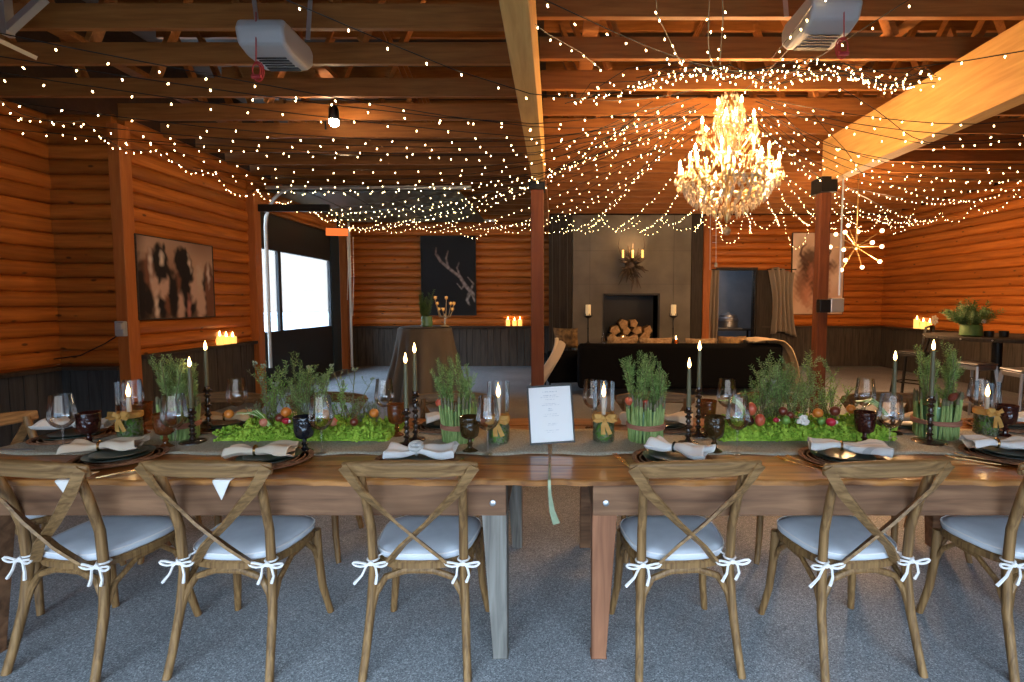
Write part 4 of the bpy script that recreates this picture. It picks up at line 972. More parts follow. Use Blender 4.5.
# ------------------------------------------------------------------ dining tables
YT0, YT1 = 2.032, 3.13
def dining_table(label, x0, x1, lx0, lx1, legmats, seed):
    t = thing('dining_table', label, 'table', ((x0 + x1) / 2, (YT0 + YT1) / 2, 0)); ox, oy = t.location.x, t.location.y; rg = random.Random(seed)
    ncol = 60; nb = 6; hw = (YT1 - YT0) / 2
    for b in range(nb):
        ya = -hw + b * 2 * hw / nb + (.0015 if b else 0); yb = -hw + (b + 1) * 2 * hw / nb - (.0015 if b < nb - 1 else 0); m = MB(); vs = []; fs = []
        for i in range(ncol + 1):
            x = x0 - ox + (x1 - x0) * i / ncol; e0 = .008 * math.sin(i * .7 + seed) + .006 * math.sin(i * 1.9) if b == 0 else 0; e1 = .008 * math.sin(i * .8) if b == nb - 1 else 0
            zt_ = TT + (.001 * math.sin(b * 3)); vs += [(x, ya + e0 + .004, zt_ - .026), (x, ya + e0, zt_ - .006), (x, ya + e0 + .006, zt_), (x, yb + e1, zt_), (x, yb + e1, zt_ - .026)]
            if i:
                k = 5 * i
                for j in range(5): fs.append((k - 5 + j, k - 5 + (j + 1) % 5, k + (j + 1) % 5, k + j))
        fs += [(4, 3, 2, 1, 0), tuple(range(5 * ncol, 5 * ncol + 5))]
        m.add(vs, fs); m.build('table_plank', 'top_wood', t, ang=25)
    za, zb_ = TT - .158, TT - .026
    for y in (-hw + .030, hw - .030): MB().box(((lx0 + lx1) / 2 - ox, y, (za + zb_) / 2), (lx1 - lx0, .04, zb_ - za)).build('apron', 'apron_wood', t, smooth=False, bevel=.004)
    for x in (lx0 + .02, lx1 - .02): MB().box((x - ox, 0, (za + zb_) / 2), (.04, 2 * hw - .16, zb_ - za)).build('end_apron', 'apron_wood', t, smooth=False, bevel=.004)
    k = 0
    for sx, x in ((1, lx0), (-1, lx1)):
        for sy in (-1, 1):
            # tapered square leg flush with the apron corner
            yo = sy * (hw - .014); W = .105; Wb = .062; xo = x - ox; vs = []
            for (z, ww) in ((0, Wb), (za + .0, W), (zb_, W)):
                xa, xb = (xo, xo + sx * ww); yA, yB = yo, yo - sy * ww
                vs += [(xa, yA, z), (xb, yA, z), (xb, yB, z), (xa, yB, z)]
            fs = [(0, 1, 2, 3), (8, 9, 10, 11)] + [(4 * a + j, 4 * a + (j + 1) % 4, 4 * a + 4 + (j + 1) % 4, 4 * a + 4 + j) for a in (0, 1) for j in range(4)]
            vs = [(v[0] + (0 if True else 0), v[1] + sy * -.006, v[2]) if False else v for v in vs]
            lg = MB().add([(a_, b_ - sy * .016, c_) for a_, b_, c_ in vs], fs).build('leg', legmats[k], t, smooth=False, bevel=.004); k += 1
            if sy < 0: MB().lathe([(.013, 0), (.013, .005), (.006, .009)], n=10).build('bolt', 'bolt', t, loc=(xo + sx * .055, -hw + .010, (za + zb_) / 2 - .01), rot=(PI / 2, 0, 0))
    return t
TLX1, TRX0 = -.030, -.018
dining_table('rustic plank dining table on the left with grey weathered right leg', -2.80, TLX1, -2.49, -.205, ['apron_wood', 'apron_wood', 'leg_grey', 'leg_grey'], 1)
dining_table('rustic plank dining table on the right with orange-brown left leg', TRX0, 2.80, .158, 2.42, ['leg_orange', 'apron_wood', 'leg_orange', 'apron_wood'], 2)
def runner(label, x0, x1, sd):
    t = thing('table_runner', label, 'table runner', ((x0 + x1) / 2, 2.60, TT)); ln = x1 - x0
    MB().grid(lambda a, b: (-ln / 2 + ln * a, -.238 + .476 * b + .010 * math.sin(a * 40 + sd) * (1 if b < .5 else -1) * (abs(b - .5) * 2), .005 + .002 * math.sin(a * 60 + b * 9)), 120, 8).build('cloth', 'runner', t, solid=.002)
    return t
rn = runner('grey woven gauze runner along the left dining table', -2.79, TLX1 - .003, 0); runner('grey woven gauze runner along the right dining table', TRX0 + .002, 2.79, 2)
t = thing('ribbon_tail', 'grey-green cloth tail hanging through the gap between the two dining tables', 'ribbon', (-.024, YT0 - .008, TT))
MB().strip([(0, .18, .012), (0, .02, .012), (0, -.015, .006), (.003, -.022, -.05), (.012, -.02, -.12), (.03, -.02, -.175)], [.008, .008, .012, .014, .022, .030], .003, (1, 0, 0)).build('cloth', 'sage', t)

# ------------------------------------------------------------------ cross-back chairs
def make_chair(label, group):
    t = thing('cross_back_chair', label, 'chair', (0, 0, 0), 0, group)
    for s in (-1, 1):
        MB().tube([(s * .214, -.290, 0), (s * .206, -.262, .10), (s * .197, -.225, .25), (s * .188, -.205, .42), (s * .190, -.215, .60), (s * .197, -.258, .76), (s * .203, -.300, .885)], [.0165, .017, .0185, .0195, .0185, .018, .017], 10).build('rear_post', 'chair_wood', t)
        MB().tube([(s * .200, .130, .44), (s * .205, .134, .30), (s * .214, .148, .15), (s * .236, .175, 0)], [.021, .020, .018, .015], 10).build('front_leg', 'chair_wood', t)
        # cross bar: flat strip, bent back slightly in the middle
        MB().strip([(s * .256, -.320, .896), (s * .186, -.314, .79), (s * .06, -.285 + s * .006, .655), (-s * .05, -.265 + s * .006, .55), (-s * .125, -.225, .455)], [.042, .041, .038, .037, .036], .011, [(.75, 0, .66 * s)] * 5 if s > 0 else [(.75, 0, -.66)] * 5).build('cross_bar', 'chair_rail', t)
        a = MB().tube([(s * .194, -.225, .25), (s * .180, -.210, .32), (s * .140, -.2, .385), (s * .06, -.198, .412), (0, -.198, .414)], .0145, 8)
        a.build('rear_brace', 'chair_wood', t)
        MB().tube([(s * .205, .138, .27), (s * .19, .14, .34), (s * .14, .14, .405), (s * .05, .14, .43), (0, .14, .432)], .0125, 8).build('front_brace', 'chair_wood', t)
        MB().tube([(s * .195, -.215, .27), (s * .195, -.17, .36), (s * .2, -.08, .42), (s * .2, .03, .42), (s * .2, .10, .36), (s * .205, .138, .27)], .0115, 8).build('side_brace', 'chair_wood', t)
    # top rail: curved in plan, ends tapering
    n = 14; pts = []; ws = []; ts = []
    for i in range(n + 1):
        q = i / n * 2 - 1; pts.append((q * .264, -.298 - .042 * (1 - q * q), .887 + .006 * (1 - q * q) - .004 * abs(q))); ws.append(.072 - .020 * abs(q) ** 3); ts.append(.030 - .010 * q * q)
    MB().strip(pts, ws, ts, (0, -.35, 1)).build('top_rail', 'chair_rail', t, bevel=.009, seg=3, ang=50)
    def outline(r_in=0, k=28):
        o = []
        for i in range(k):
            a = 2 * PI * i / k; c, s = math.cos(a), math.sin(a); e = .62
            x = (abs(c) ** e) * (1 if c > 0 else -1); y = (abs(s) ** e) * (1 if s > 0 else -1)
            o.append(((.215 + .022 * y - r_in) * x, (.194 - r_in) * y - .026))
        return o
    k = 28
    def ring(zs):
        vs = []; fs = []
        for z, ins in zs: vs += [(x, y, z) for x, y in outline(ins, k)]
        for r in range(len(zs) - 1): fs += [(r * k + i, r * k + (i + 1) % k, (r + 1) * k + (i + 1) % k, (r + 1) * k + i) for i in range(k)]
        fs += [tuple(range(k - 1, -1, -1)), tuple(range((len(zs) - 1) * k, len(zs) * k))]
        return MB().add(vs, fs)
    ring([(.425, .012), (.430, 0), (.452, 0), (.460, .008)]).build('seat_frame', 'chair_wood', t)
    cu = ring([(.460, .012), (.466, .002), (.482, -.002), (.496, .006), (.504, .03), (.508, .09), (.509, .16)]).build('cushion', 'cushion', t, ang=60)
    m = MB(); m.tube([(x, y, .492) for x, y in outline(.0, k) + outline(.0, k)[:1]], .0035, 5); m.build('piping', 'tie', cu)
    for s in (-1, 1):
        rg = random.Random(5 + s); c = Vector((s * .188, -.228, .468)); m = MB()
        m.tube([c + Vector((math.cos(q) * .023, math.sin(q) * .023 + .022, 0)) for q in [i * 2 * PI / 12 for i in range(13)]], .0045, 5)
        m.tube([c + Vector((0, .02, 0)), (s * .16, -.18, .476)], .004, 5)
        for d in (-1, 1):
            lp = []
            for i in range(11):
                q = i / 10 * PI; lp.append(c + Vector((d * (.066 * math.sin(q) + .014 * math.sin(2 * q)), -.006 - .010 * math.sin(q), -.014 + .022 * math.cos(q) * math.sin(q) * 1.3 + .014 * (1 - math.cos(q)) * .5)))
            m.tube(lp, .005, 5)
            m.tube([c + Vector((0, -.006, 0)), c + Vector((d * .02, -.010, -.02)), c + Vector((d * .032 + rg.uniform(-.01, .012), -.010, -.055)), c + Vector((d * .045 + rg.uniform(-.03, .01), -.006, -.095 + rg.uniform(-.01, .02)))], [.005, .005, .0055, .007], 5)
        m.blob(c + Vector((0, -.008, -.002)), .009, .008, .008, 8, 6)
        m.build('cushion_tie', 'tie', t)
    return t
GN = 'cross-back chairs on the near side of the tables'; GF = 'cross-back chairs on the far side of the tables'
ch0 = make_chair('near cross-back chair at the left edge, cut by the frame', GN); ch0.location = (-2.01, 2.225, 0); ch0.rotation_euler = (0, 0, -.15)
for x, y, rz, lab, g in ((-1.356, 2.225, -.04, 'near cross-back chair, back to camera, in front of the left moss bed', GN), (-.568, 2.225, -.0, 'near cross-back chair left of the gap, beside the grey table leg', GN),
        (.528, 2.225, .08, 'near cross-back chair right of the gap, beside the orange-brown table leg', GN), (1.27, 2.225, .10, 'near cross-back chair in front of the right moss bed', GN), (2.05, 2.225, .06, 'near cross-back chair at the right edge, cut by the frame', GN),
        (-.68, 3.02, PI, 'far-side cross-back chair behind the bundle left of the menu', GF), (-1.52, 3.02, PI + .05, 'far-side cross-back chair behind the left moss bed', GF), (-2.2, 3.02, PI, 'far-side cross-back chair behind the leftmost asparagus bundle', GF),
        (.66, 3.02, PI - .04, 'far-side cross-back chair behind the bundle right of the menu', GF), (1.42, 3.02, PI, 'far-side cross-back chair behind the right moss bed', GF), (2.2, 3.02, PI + .06, 'far-side cross-back chair behind the rightmost asparagus bundle', GF),
        (-2.70, 2.60, -PI / 2, 'cross-back chair at the left head of the tables, facing right', 'chair at the table head')):
    dup(ch0, (x, y, 0), rz, lab, g)

# ------------------------------------------------------------------ glassware
def mk_wine():
    t = thing('wine_glass', 'x', 'wine glass', (0, 0, 0))
    MB().lathe([(.045, .006), (.052, .086), (.054, .105), (.050, .135), (.042, .185), (.0405, .186), (.048, .135), (.052, .105), (.050, .087), (.043, .0075)][0:0] or
        [(.004, .118), (.022, .124), (.043, .142), (.0555, .170), (.056, .190), (.050, .235), (.044, .285)], n=28).build('bowl', 'glass', t, ang=0)
    t.children[0].data.polygons[-1].use_smooth = False
    MB().lathe([(.041, 0), (.041, .002), (.02, .005), (.0055, .012), (.0038, .03), (.0038, .10), (.006, .118)], n=20).build('stem', 'glass', t)
    return t
def open_top(o, n):
    # drop the cap faces of a lathe so the vessel stays open
    me = o.data; vs = [v.co[:] for v in me.vertices]; fs = [tuple(p.vertices) for p in me.polygons if len(p.vertices) < n]
    m2 = bpy.data.meshes.new(me.name); m2.from_pydata(vs, [], fs); m2.update(); m2.polygons.foreach_set('use_smooth', [True] * len(m2.polygons))
    for m_ in me.materials: m2.materials.append(m_)
    o.data = m2
wg = mk_wine(); open_top(wg.children[0], 28)
WG = [(64, 452, 'wine glass at the left head setting beside the white napkin'), (176, 452, 'wine glass in front of the leftmost asparagus bundle'), (322, 454, 'wine glass in front of the left moss bed, right of the black goblet'), (488, 455, 'wine glass between the second asparagus bundle and the menu, near side'),
      (737, 454, 'wine glass in front of the left end of the right moss bed'), (889, 452, 'near wine glass at the right end of the right moss bed'),
      (134, 428, 'far-side wine glass behind the leftmost hurricane candle'), (385, 427, 'far-side wine glass right of the left moss bed'), (592, 428, 'far-side wine glass just left of the candle cylinder by the menu'), (726, 427, 'far-side wine glass behind the olive goblet left of the right moss bed'),
      (864, 426, 'far-side wine glass behind the right end of the right moss bed'), (977, 425, 'far-side wine glass left of the rightmost hurricane candle'), (238, 426, 'far-side wine glass behind the left end of the left moss bed')]
for i, (u, v, lab) in enumerate(WG):
    p = PZ(u, v, TT)
    if i == 0: wg.location = p; wg['label'] = lab; wg['group'] = 'wine glasses on the tables'
    else: dup(wg, p, R.uniform(0, 3), lab, 'wine glasses on the tables')
def goblet(u, v, mat, label, s=1.0):
    p = PZ(u, v, TT); t = thing('goblet', label, 'goblet', p, R.uniform(0, 3), 'pressed glass goblets on the tables')
    o = MB().lathe([(.006, .066), (.026, .070), (.041, .082), (.047, .105), (.049, .130), (.051, .172), (.052, .178), (.049, .178), (.046, .130), (.040, .090), (.020, .078), (.002, .076)], n=18).build('bowl', mat, t, ang=25); open_top(o, 18)
    MB().lathe([(.040, 0), (.041, .005), (.030, .012), (.013, .024), (.010, .034), (.016, .042), (.010, .050), (.010, .066)], n=12).build('stem', mat, t, ang=25)
    t.scale = (s, s, s); return t
for a in ((90, 447, 'plum_glass', 'purple-brown goblet beside the leftmost wine glass'), (166, 448, 'amber_glass', 'amber goblet in front of the leftmost asparagus bundle'), (305, 452, 'black_glass', 'black goblet in front of the left moss bed'), (470, 452, 'olive_glass', 'olive-brown goblet in front of the second asparagus bundle'),
          (714, 452, 'olive_glass', 'olive-brown goblet left of the right moss bed'), (864, 446, 'plum_glass', 'dark brown goblet in front of the right end of the right moss bed'), (1005, 437, 'plum_glass', 'dark plum goblet at the right edge of the tables'),
          (397, 436, 'amber_glass', 'amber goblet left of the second pair of candles'), (143, 434, 'amber_glass', 'dark amber goblet behind the leftmost hurricane candle'), (707, 431, 'amber_glass', 'amber goblet on the far side behind the third pair of candles')): goblet(*a)

# ------------------------------------------------------------------ candles
def taper(u, vb, vtop, vsplit, label, base=1.0, lean=0):
    p = PZ(u, vb, TT); t = thing('candlestick', label, 'candlestick', p, R.uniform(0, 3), 'dark glass candlesticks with tapers')
    zs = ZV(vsplit, p.y) - TT; zt_ = ZV(vtop, p.y) - TT; s = zs; B = .050 * base
    pr = [(B, 0), (B * 1.02, .006), (B * .9, .014), (.016, .022), (.012, .034)]
    nb = max(3, int(s / .035)); 
    for i in range(nb):
        z0 = .036 + (s - .075) * i / nb; dz = (s - .075) / nb
        pr += [(.009, z0 + .1 * dz), (.019 if i % 2 == 0 else .0145, z0 + .5 * dz), (.009, z0 + .9 * dz)]
    pr += [(.010, s - .036), (.021, s - .030), (.023, s - .022), (.014, s - .016), (.015, s)]
    MB().lathe(pr, n=18).build('holder', 'holder', t, ang=60)
    tp = MB().tube([(0, 0, s - .012), (lean * .5, 0, (s + zt_) / 2), (lean, 0, zt_ - .055)], [.0115, .0105, .0085], 12).build('taper_candle', 'taper', t)
    MB().tube([(lean, 0, zt_ - .056), (lean, 0, zt_ - .044)], .0015, 4).build('wick', 'wick', tp); flame(tp, zt_ - .052, .95, lean)
    return t
taper(193, 443, 357, 408, 'short candlestick with lit taper right of the leftmost asparagus bundle', 1.25)
taper(209, 433, 341, 386, 'tall candlestick with lit taper left of the left moss bed')
taper(407, 446, 353, 408, 'short candlestick with lit taper left of the second asparagus bundle')
taper(416, 441, 343, 391, 'tall candlestick with lit taper left of the second asparagus bundle')
taper(688, 445, 358, 407, 'short candlestick with lit taper right of the third asparagus bundle', 1.1)
taper(698, 436, 341, 387, 'tall candlestick with lit taper right of the third asparagus bundle', 1.2)
taper(892, 434, 351, 395, 'candlestick with lit taper behind the right end of the right moss bed')
taper(929, 443, 340, 396, 'candlestick with lit taper directly in front of the rightmost asparagus bundle', 1.6)

def hurricane(u, v, label, vt=382, bow=1):
    p = PZ(u, v, TT); p.y += .03; t = thing('hurricane_candle', label, 'candle holder', p, 0, 'hurricane candles with moss and ribbon'); h = ZV(vt, p.y) - TT; r = .057
    o = MB().lathe([(r * .96, .002), (r, .01), (r, h)], n=28).build('glass_cylinder', 'hurricane_glass', t, ang=0); open_top(o, 28)
    m = MB(); m.blob((0, 0, .055), r * .90, r * .90, .055, 14, 9, .05); m.build('moss_fill', 'green_veg', t)
    mb = MB()
    for k in range(260):
        a = R.uniform(0, 6.28); z = R.uniform(.008, .11); rr = r * R.uniform(.8, .95); c = Vector((rr * math.cos(a), rr * math.sin(a), z)); mb.blob(c, .005, .005, .006, 5, 3, .2)
    tag(mb.build('moss_flakes', 'sage', t), kind='stuff')
    zc = ZV(391, p.y) - TT
    tp = MB().tube([(0, 0, .09), (0, 0, zc - .03)], [.012, .010], 12).build('taper_candle', 'cream_cloth', t); flame(tp, zc - .03, 1.15)
    m = MB(); m.lathe([(r + .002, .118), (r + .004, .122), (r + .004, .142), (r + .002, .146)], n=28); b = m.build('ribbon', 'ribbon', t)
    m = MB(); y = -r - .008
    for s in (-1, 1):
        m.strip([(0, y, .134), (s * .022, y - .012, .152), (s * .052, y - .010, .150), (s * .058, y - .004, .135), (s * .040, y, .124), (0, y, .130)], [.012, .022, .026, .026, .022, .012], .002, (0, .35, 1))
        m.strip([(0, y, .13), (s * .010, y - .006, .10), (s * .018 + .01, y - .003, .055)], [.012, .020, .024], .002, (1, 0, 0))
    m.blob((0, y - .006, .132), .012, .010, .011, 8, 6); m.build('bow', 'ribbon', b)
    return t
hurricane(126, 440, 'hurricane candle with moss and gold bow beside the leftmost asparagus bundle'); hurricane(498, 445, 'hurricane candle with moss and gold bow just left of the menu'); hurricane(604, 443, 'hurricane candle with moss and gold bow right of the menu'); hurricane(990, 436, 'hurricane candle right of the rightmost asparagus bundle')

# ------------------------------------------------------------------ asparagus bundles
asparagus_bundle(168, 443, .092, .19, 'leftmost asparagus bundle with a thick stand of rosemary', [(-.06, 0, .30), (-.02, -.03, .32), (.02, .02, .33), (.05, -.02, .31), (.07, .02, .30), (0, .05, .35), (-.04, .04, .33), (.04, -.05, .26)], 'needle_pale')
asparagus_bundle(455, 446, .090, .205, 'second asparagus bundle, with two separate rosemary tufts, left of the menu', [(-.055, 0, .24), (-.045, -.02, .22), (.055, 0, .25), (.065, .01, .22)], 'needle', 1.42)
asparagus_bundle(649, 446, .100, .205, 'third asparagus bundle, with dense rosemary, right of the menu', [(-.06, 0, .27), (-.04, -.02, .30), (-.02, .02, .26), (.03, 0, .24), (.06, -.02, .22), (.07, .02, .20)], 'needle', 1.3)
asparagus_bundle(951, 442, .112, .215, 'rightmost asparagus bundle with two rosemary tufts', [(-.07, 0, .25), (-.05, -.02, .28), (-.03, .03, .24), (.05, 0, .24), (.07, -.02, .26), (.085, .02, .22)], 'needle', 1.4)
for u, v, lab, col in ((440, 402, 'small red pepper lying on top of the second asparagus bundle', 'red_skin'), (629, 401, 'red striped chilli hanging over the third asparagus bundle', 'red_skin'), (645, 404, 'small dark red pepper on top of the third asparagus bundle', 'red_skin'), (660, 405, 'red pepper tucked behind spears of the third asparagus bundle', 'red_skin'), (470, 405, 'yellow-green pepper on top of the second asparagus bundle', 'green_veg'), (953, 397, 'red-brown mushroom on top of the rightmost asparagus bundle', 'tomato')):
    d = PZ(u, 445, TT).y + .05; t = thing('small_pepper', lab, 'vegetable', P(u, v, d), R.uniform(-1, 1)); MB().blob((0, 0, 0), .022, .018, .028, 10, 8, .06, rot=(.6, .5, 0)).build('fruit', col, t); MB().tube([(0, 0, .02), (.008, 0, .04)], .003, 5).build('stalk', 'stem', t)

# ------------------------------------------------------------------ moss beds, herbs and vegetables
def moss_bed(u0, u1, v, dep, h, label):
    a = PZ(u0, v, TT); b = PZ(u1, v, TT); wd = b.x - a.x; t = MB(); n = int(wd * dep * 9500); rg = random.Random(u0)
    t.grid(lambda s, q: (wd * s, dep * q, h * .75 * min(1, 6 * min(s, 1 - s, q * 1.5, 1.5 * (1 - q)) + .1) + .008 * math.sin(s * 50) * math.sin(q * 20)), 60, 14)
    for k in range(n):
        s = rg.random(); q = rg.random() ** 1.5; z = h * (.5 + .42 * rg.random() + .16 * math.sin(s * 37 + q * 5) + .12 * math.sin(s * 71 + q * 13)) * min(1, 7 * min(s, 1 - s) + .4)
        if q < .10: z = rg.uniform(.006, h * .95)
        r = rg.uniform(.0045, .010); t.blob((wd * s, dep * q, z), r * rg.uniform(.8, 1.3), r, r * rg.uniform(.7, 1.2), 7, 5, .28, rg)
    o = t.build('moss_bed', 'moss', loc=(a.x, a.y, TT + .004), ang=0); return tag(o, label, 'moss', kind='stuff')
moss_bed(214, 388, 443, .30, .085, 'long bed of bright green moss on the left table runner')
moss_bed(719, 897, 443, .30, .085, 'long bed of bright green moss on the right table runner')
def herb(u, v, dy, hh, wd, n, mat, label, ll=.016, lw=.006, dens=150, seedheads=0, spread=.35):
    p = PZ(u, v, TT + .05); p.y += dy; t = thing('herb_plant', label, 'plant', p)
    mb = MB(); st = MB(); hd = MB()
    for i in range(n):
        bx = R.uniform(-wd, wd); d = (R.uniform(-spread, spread) + bx * 1.2, R.uniform(-spread, spread) * .7, 1.0); Ls = hh * R.uniform(.6, 1.02)
        pts = path_pts((bx, R.uniform(-.04, .04), 0), d, Ls, .3, 6); st.tube(pts, [.0022] * 6 + [.001], 4); needles(mb, pts, int(dens * Ls), ll, lw, .5, .12, taper=False)
        for j in range(3):
            p2 = path_pts(pts[R.randint(2, 5)], (R.uniform(-1, 1), R.uniform(-1, 1), 1.3), Ls * .3, .3, 3); st.tube(p2, .0012, 4); needles(mb, p2, int(dens * .3 * Ls), ll, lw, .5, .2, taper=False)
        if i < seedheads: 
            for k in range(6): hd.blob(pts[-1] + Vector((R.uniform(-.012, .012), R.uniform(-.01, .01), R.uniform(-.008, .012))), .006, .006, .006, 5, 4)
    mb.build('foliage', mat, t, smooth=False, ang=0); st.build('stem', 'stem', t)
    if seedheads: hd.build('seed_head', 'sage', t)
    return t
herb(262, 428, .12, .30, .05, 12, 'herb', 'loose green herb at the left part of the left moss bed', seedheads=3)
herb(297, 428, .12, .36, .09, 24, 'needle', 'tallest bushy herb in the middle of the left moss bed', ll=.018, dens=200, seedheads=3)
herb(333, 428, .12, .23, .06, 12, 'herb', 'airy herb with pale stalks right of the middle of the left moss bed', spread=.7, seedheads=4)
herb(248, 428, .1, .13, .05, 10, 'sage', 'low grey-green thyme at the left end of the left moss bed', ll=.012)
herb(365, 428, .08, .14, .06, 14, 'sage', 'low grey-green thyme at the right end of the left moss bed', ll=.013)
herb(341, 430, .14, .36, .02, 3, 'sage', 'thin stalks with pale seed heads above the left moss bed', dens=60, seedheads=3, spread=.6)
herb(252, 430, .16, .38, .01, 2, 'sage', 'thin brown stalk with pale buds behind the left moss bed', dens=50, seedheads=2, spread=.2)
herb(770, 428, .12, .24, .05, 14, 'herb', 'loose bright herb left of the tall bush on the right moss bed', seedheads=0)
herb(796, 428, .13, .38, .11, 38, 'needle', 'tallest bushy herb in the middle of the right moss bed', ll=.020, dens=220)
herb(838, 428, .12, .26, .05, 14, 'herb', 'airy yellow-green herb right of the tall bush on the right moss bed', spread=.4)
herb(768, 430, .14, .34, .02, 4, 'sage', 'thin branching stalks at the left of the right moss bed', dens=70, seedheads=2, spread=.6)
herb(872, 430, .10, .12, .05, 9, 'sage', 'low grey-green thyme at the right end of the right moss bed', ll=.013)
def veg(kind, u, v, label, dy=.03, s=1.0, rz=0):
    p = PZ(u, 443, TT); p = P(u, v, p.y + dy); nm, mat = kind
    t = thing(nm, label, 'vegetable' if nm not in ('mushroom',) else 'mushroom', p, rz)
    if nm == 'radish':
        MB().blob((0, 0, 0), .020 * s, .018 * s, .017 * s, 12, 8, .03, rot=(0, 0, 0)).build('root', mat, t); MB().blob((.018 * s, 0, -.001), .010 * s, .009 * s, .009 * s, 10, 6).build('white_tip', 'radish_white', t)
    elif nm == 'mushroom':
        MB().lathe([(.0, .016), (.016, .012), (.022, 0), (.018, -.004), (.007, -.003), (.007, -.02), (.0, -.02)], n=14).build('cap', mat, t, ang=50, rot=(.7, 0, 0))
    elif nm == 'leek':
        for k in range(7):
            pts = [(0 + k * .003, R.uniform(-.01, .01), -.03), (-.05 + k * .004, R.uniform(-.01, .01), .02 + k * .002), (-.10 + k * .006, R.uniform(-.02, .02), .042 + k * .003), (-.165 + k * .012, R.uniform(-.03, .03), .045 - k * .002)]
            MB().strip([Vector((a * s, b, c)) for a, b, c in pts], [.010, .010, .010, .005], .003, (0, 1, 0)).build('blade', 'leek_white' if k % 2 else 'leaf', t)
    elif nm == 'cauliflower':
        m = MB()
        for k in range(26): 
            a = R.uniform(0, 6.28); q = R.uniform(0, 1) ** .5; m.blob((.026 * q * math.cos(a), -.01 - .012 * (1 - q), .026 * q * math.sin(a)), .010, .010, .010, 7, 5, .15)
        m.build('florets', mat, t); 
        for k in range(4): MB().blob((.024 * math.cos(k * 1.5 + 3.5), .008, .022 * math.sin(k * 1.5 + 3.5)), .012, .004, .016, 8, 5, rot=(0, k * 1.5, 0)).build('leaf', 'leaf', t)
    else:
        MB().blob((0, 0, 0), .024 * s, .022 * s, (.024 if nm != 'pear' else .030) * s, 14, 10, .02).build('fruit', mat, t)
        MB().tube([(0, 0, .018 * s), (.004, 0, .030 * s)], .0025, 5).build('stalk', 'stem', t)
    return t
TO = ('tomato', 'tomato'); PE = ('pear', 'red_skin'); RA = ('radish', 'radish'); MU = ('mushroom', 'mushroom'); OR = ('pepper', 'orange_veg'); GR = ('small_squash', 'green_veg'); PK = ('potato', 'pink_skin')
veg(('leek', ''), 269, 421, 'bunch of pale green onions arching over the left moss bed'); veg(PK, 264, 422, 'pink potato on the left moss bed below the green onions'); veg(OR, 286, 412, 'orange pepper in the middle of the left moss bed', .06, 1.1); veg(RA, 286, 421, 'red and white radish in the middle of the left moss bed', .03, 1.0)
veg(TO, 280, 418, 'dark red tomato left of the radish on the left moss bed', .06); veg(PK, 333, 422, 'pink potato right of the wine glass on the left moss bed', .03, 1.0); veg(OR, 229, 414, 'orange pepper at the left end of the left moss bed', .05); veg(OR, 374, 413, 'orange pepper at the right end of the left moss bed', .06); veg(TO, 354, 422, 'dark tomato in front of the right thyme on the left moss bed', .04, .9)
veg(('leek', ''), 745, 408, 'bunch of green onions drooping at the left of the right moss bed', .08, .9)
veg(PE, 751, 409, 'upper red pear at the left of the right moss bed', .08, 1.2); veg(PE, 760, 420, 'lower red pear at the left of the right moss bed', .03, 1.1); veg(('eggplant', 'plum_glass'), 749, 421, 'small dark eggplant on the right moss bed beside the red pears', .04, 1.1); veg(RA, 776, 420, 'red and white radish left of the cauliflower', .04, .8); veg(TO, 783, 411, 'dark tomato behind the radish on the right moss bed', .08); veg(TO, 790, 415, 'small dark tomato left of the cauliflower', .06, .8)
veg(GR, 786, 420, 'small green squash left of the cauliflower', .03, .95); veg(('cauliflower', 'cauliflower'), 802, 420, 'small white cauliflower in the middle of the right moss bed', .03); veg(OR, 818, 413, 'orange pepper right of the cauliflower', .07, 1.1); veg(GR, 821, 421, 'small green squash right of the cauliflower', .03, .85)
veg(RA, 831, 422, 'large red radish with white tip on the right moss bed', .02, 1.3); veg(TO, 835, 411, 'dark tomato behind the large radish', .08, 1.1); veg(OR, 851, 409, 'orange-brown pepper near the right end of the right moss bed', .09); veg(('leek', ''), 884, 409, 'bunch of green onions on the right end of the right moss bed', .08, 1.0)
for u, v, wd_, dr_, lab in ((222, 470, .075, .05, 'white napkin corner hanging over the table edge behind the second near chair'), (66, 467, .085, .03, 'white napkin corner hanging over the table edge behind the leftmost near chair')):
    p = P(u, v, YT0 - .012); t = thing('napkin_corner', lab, 'napkin', (p.x, YT0 - .010, TT + .004))
    MB().grid(lambda a, b: ((a - .5) * wd_ * (1 - max(0, b - .3) * 1.4), .10 - .112 * min(1, b / .3), -.0 if b < .3 else -(b - .3) / .7 * (dr_ + .03)), 8, 14).build('cloth', 'white_cloth', t, solid=.002)
t = thing('cork', 'pale round cork beside the third asparagus bundle', 'cork', PZ(624, 424, TT) + Vector((0, 0, .045))); MB().lathe([(.0, -.02), (.028, -.018), (.03, .018), (.0, .02)], n=16).build('stopper', 'cream_cloth', t, rot=(PI / 2, 0, 0)); MB().lathe([(.02, 0), (.016, .03)], n=10).build('foot', 'cream_cloth', t, loc=(0, 0, -.045))

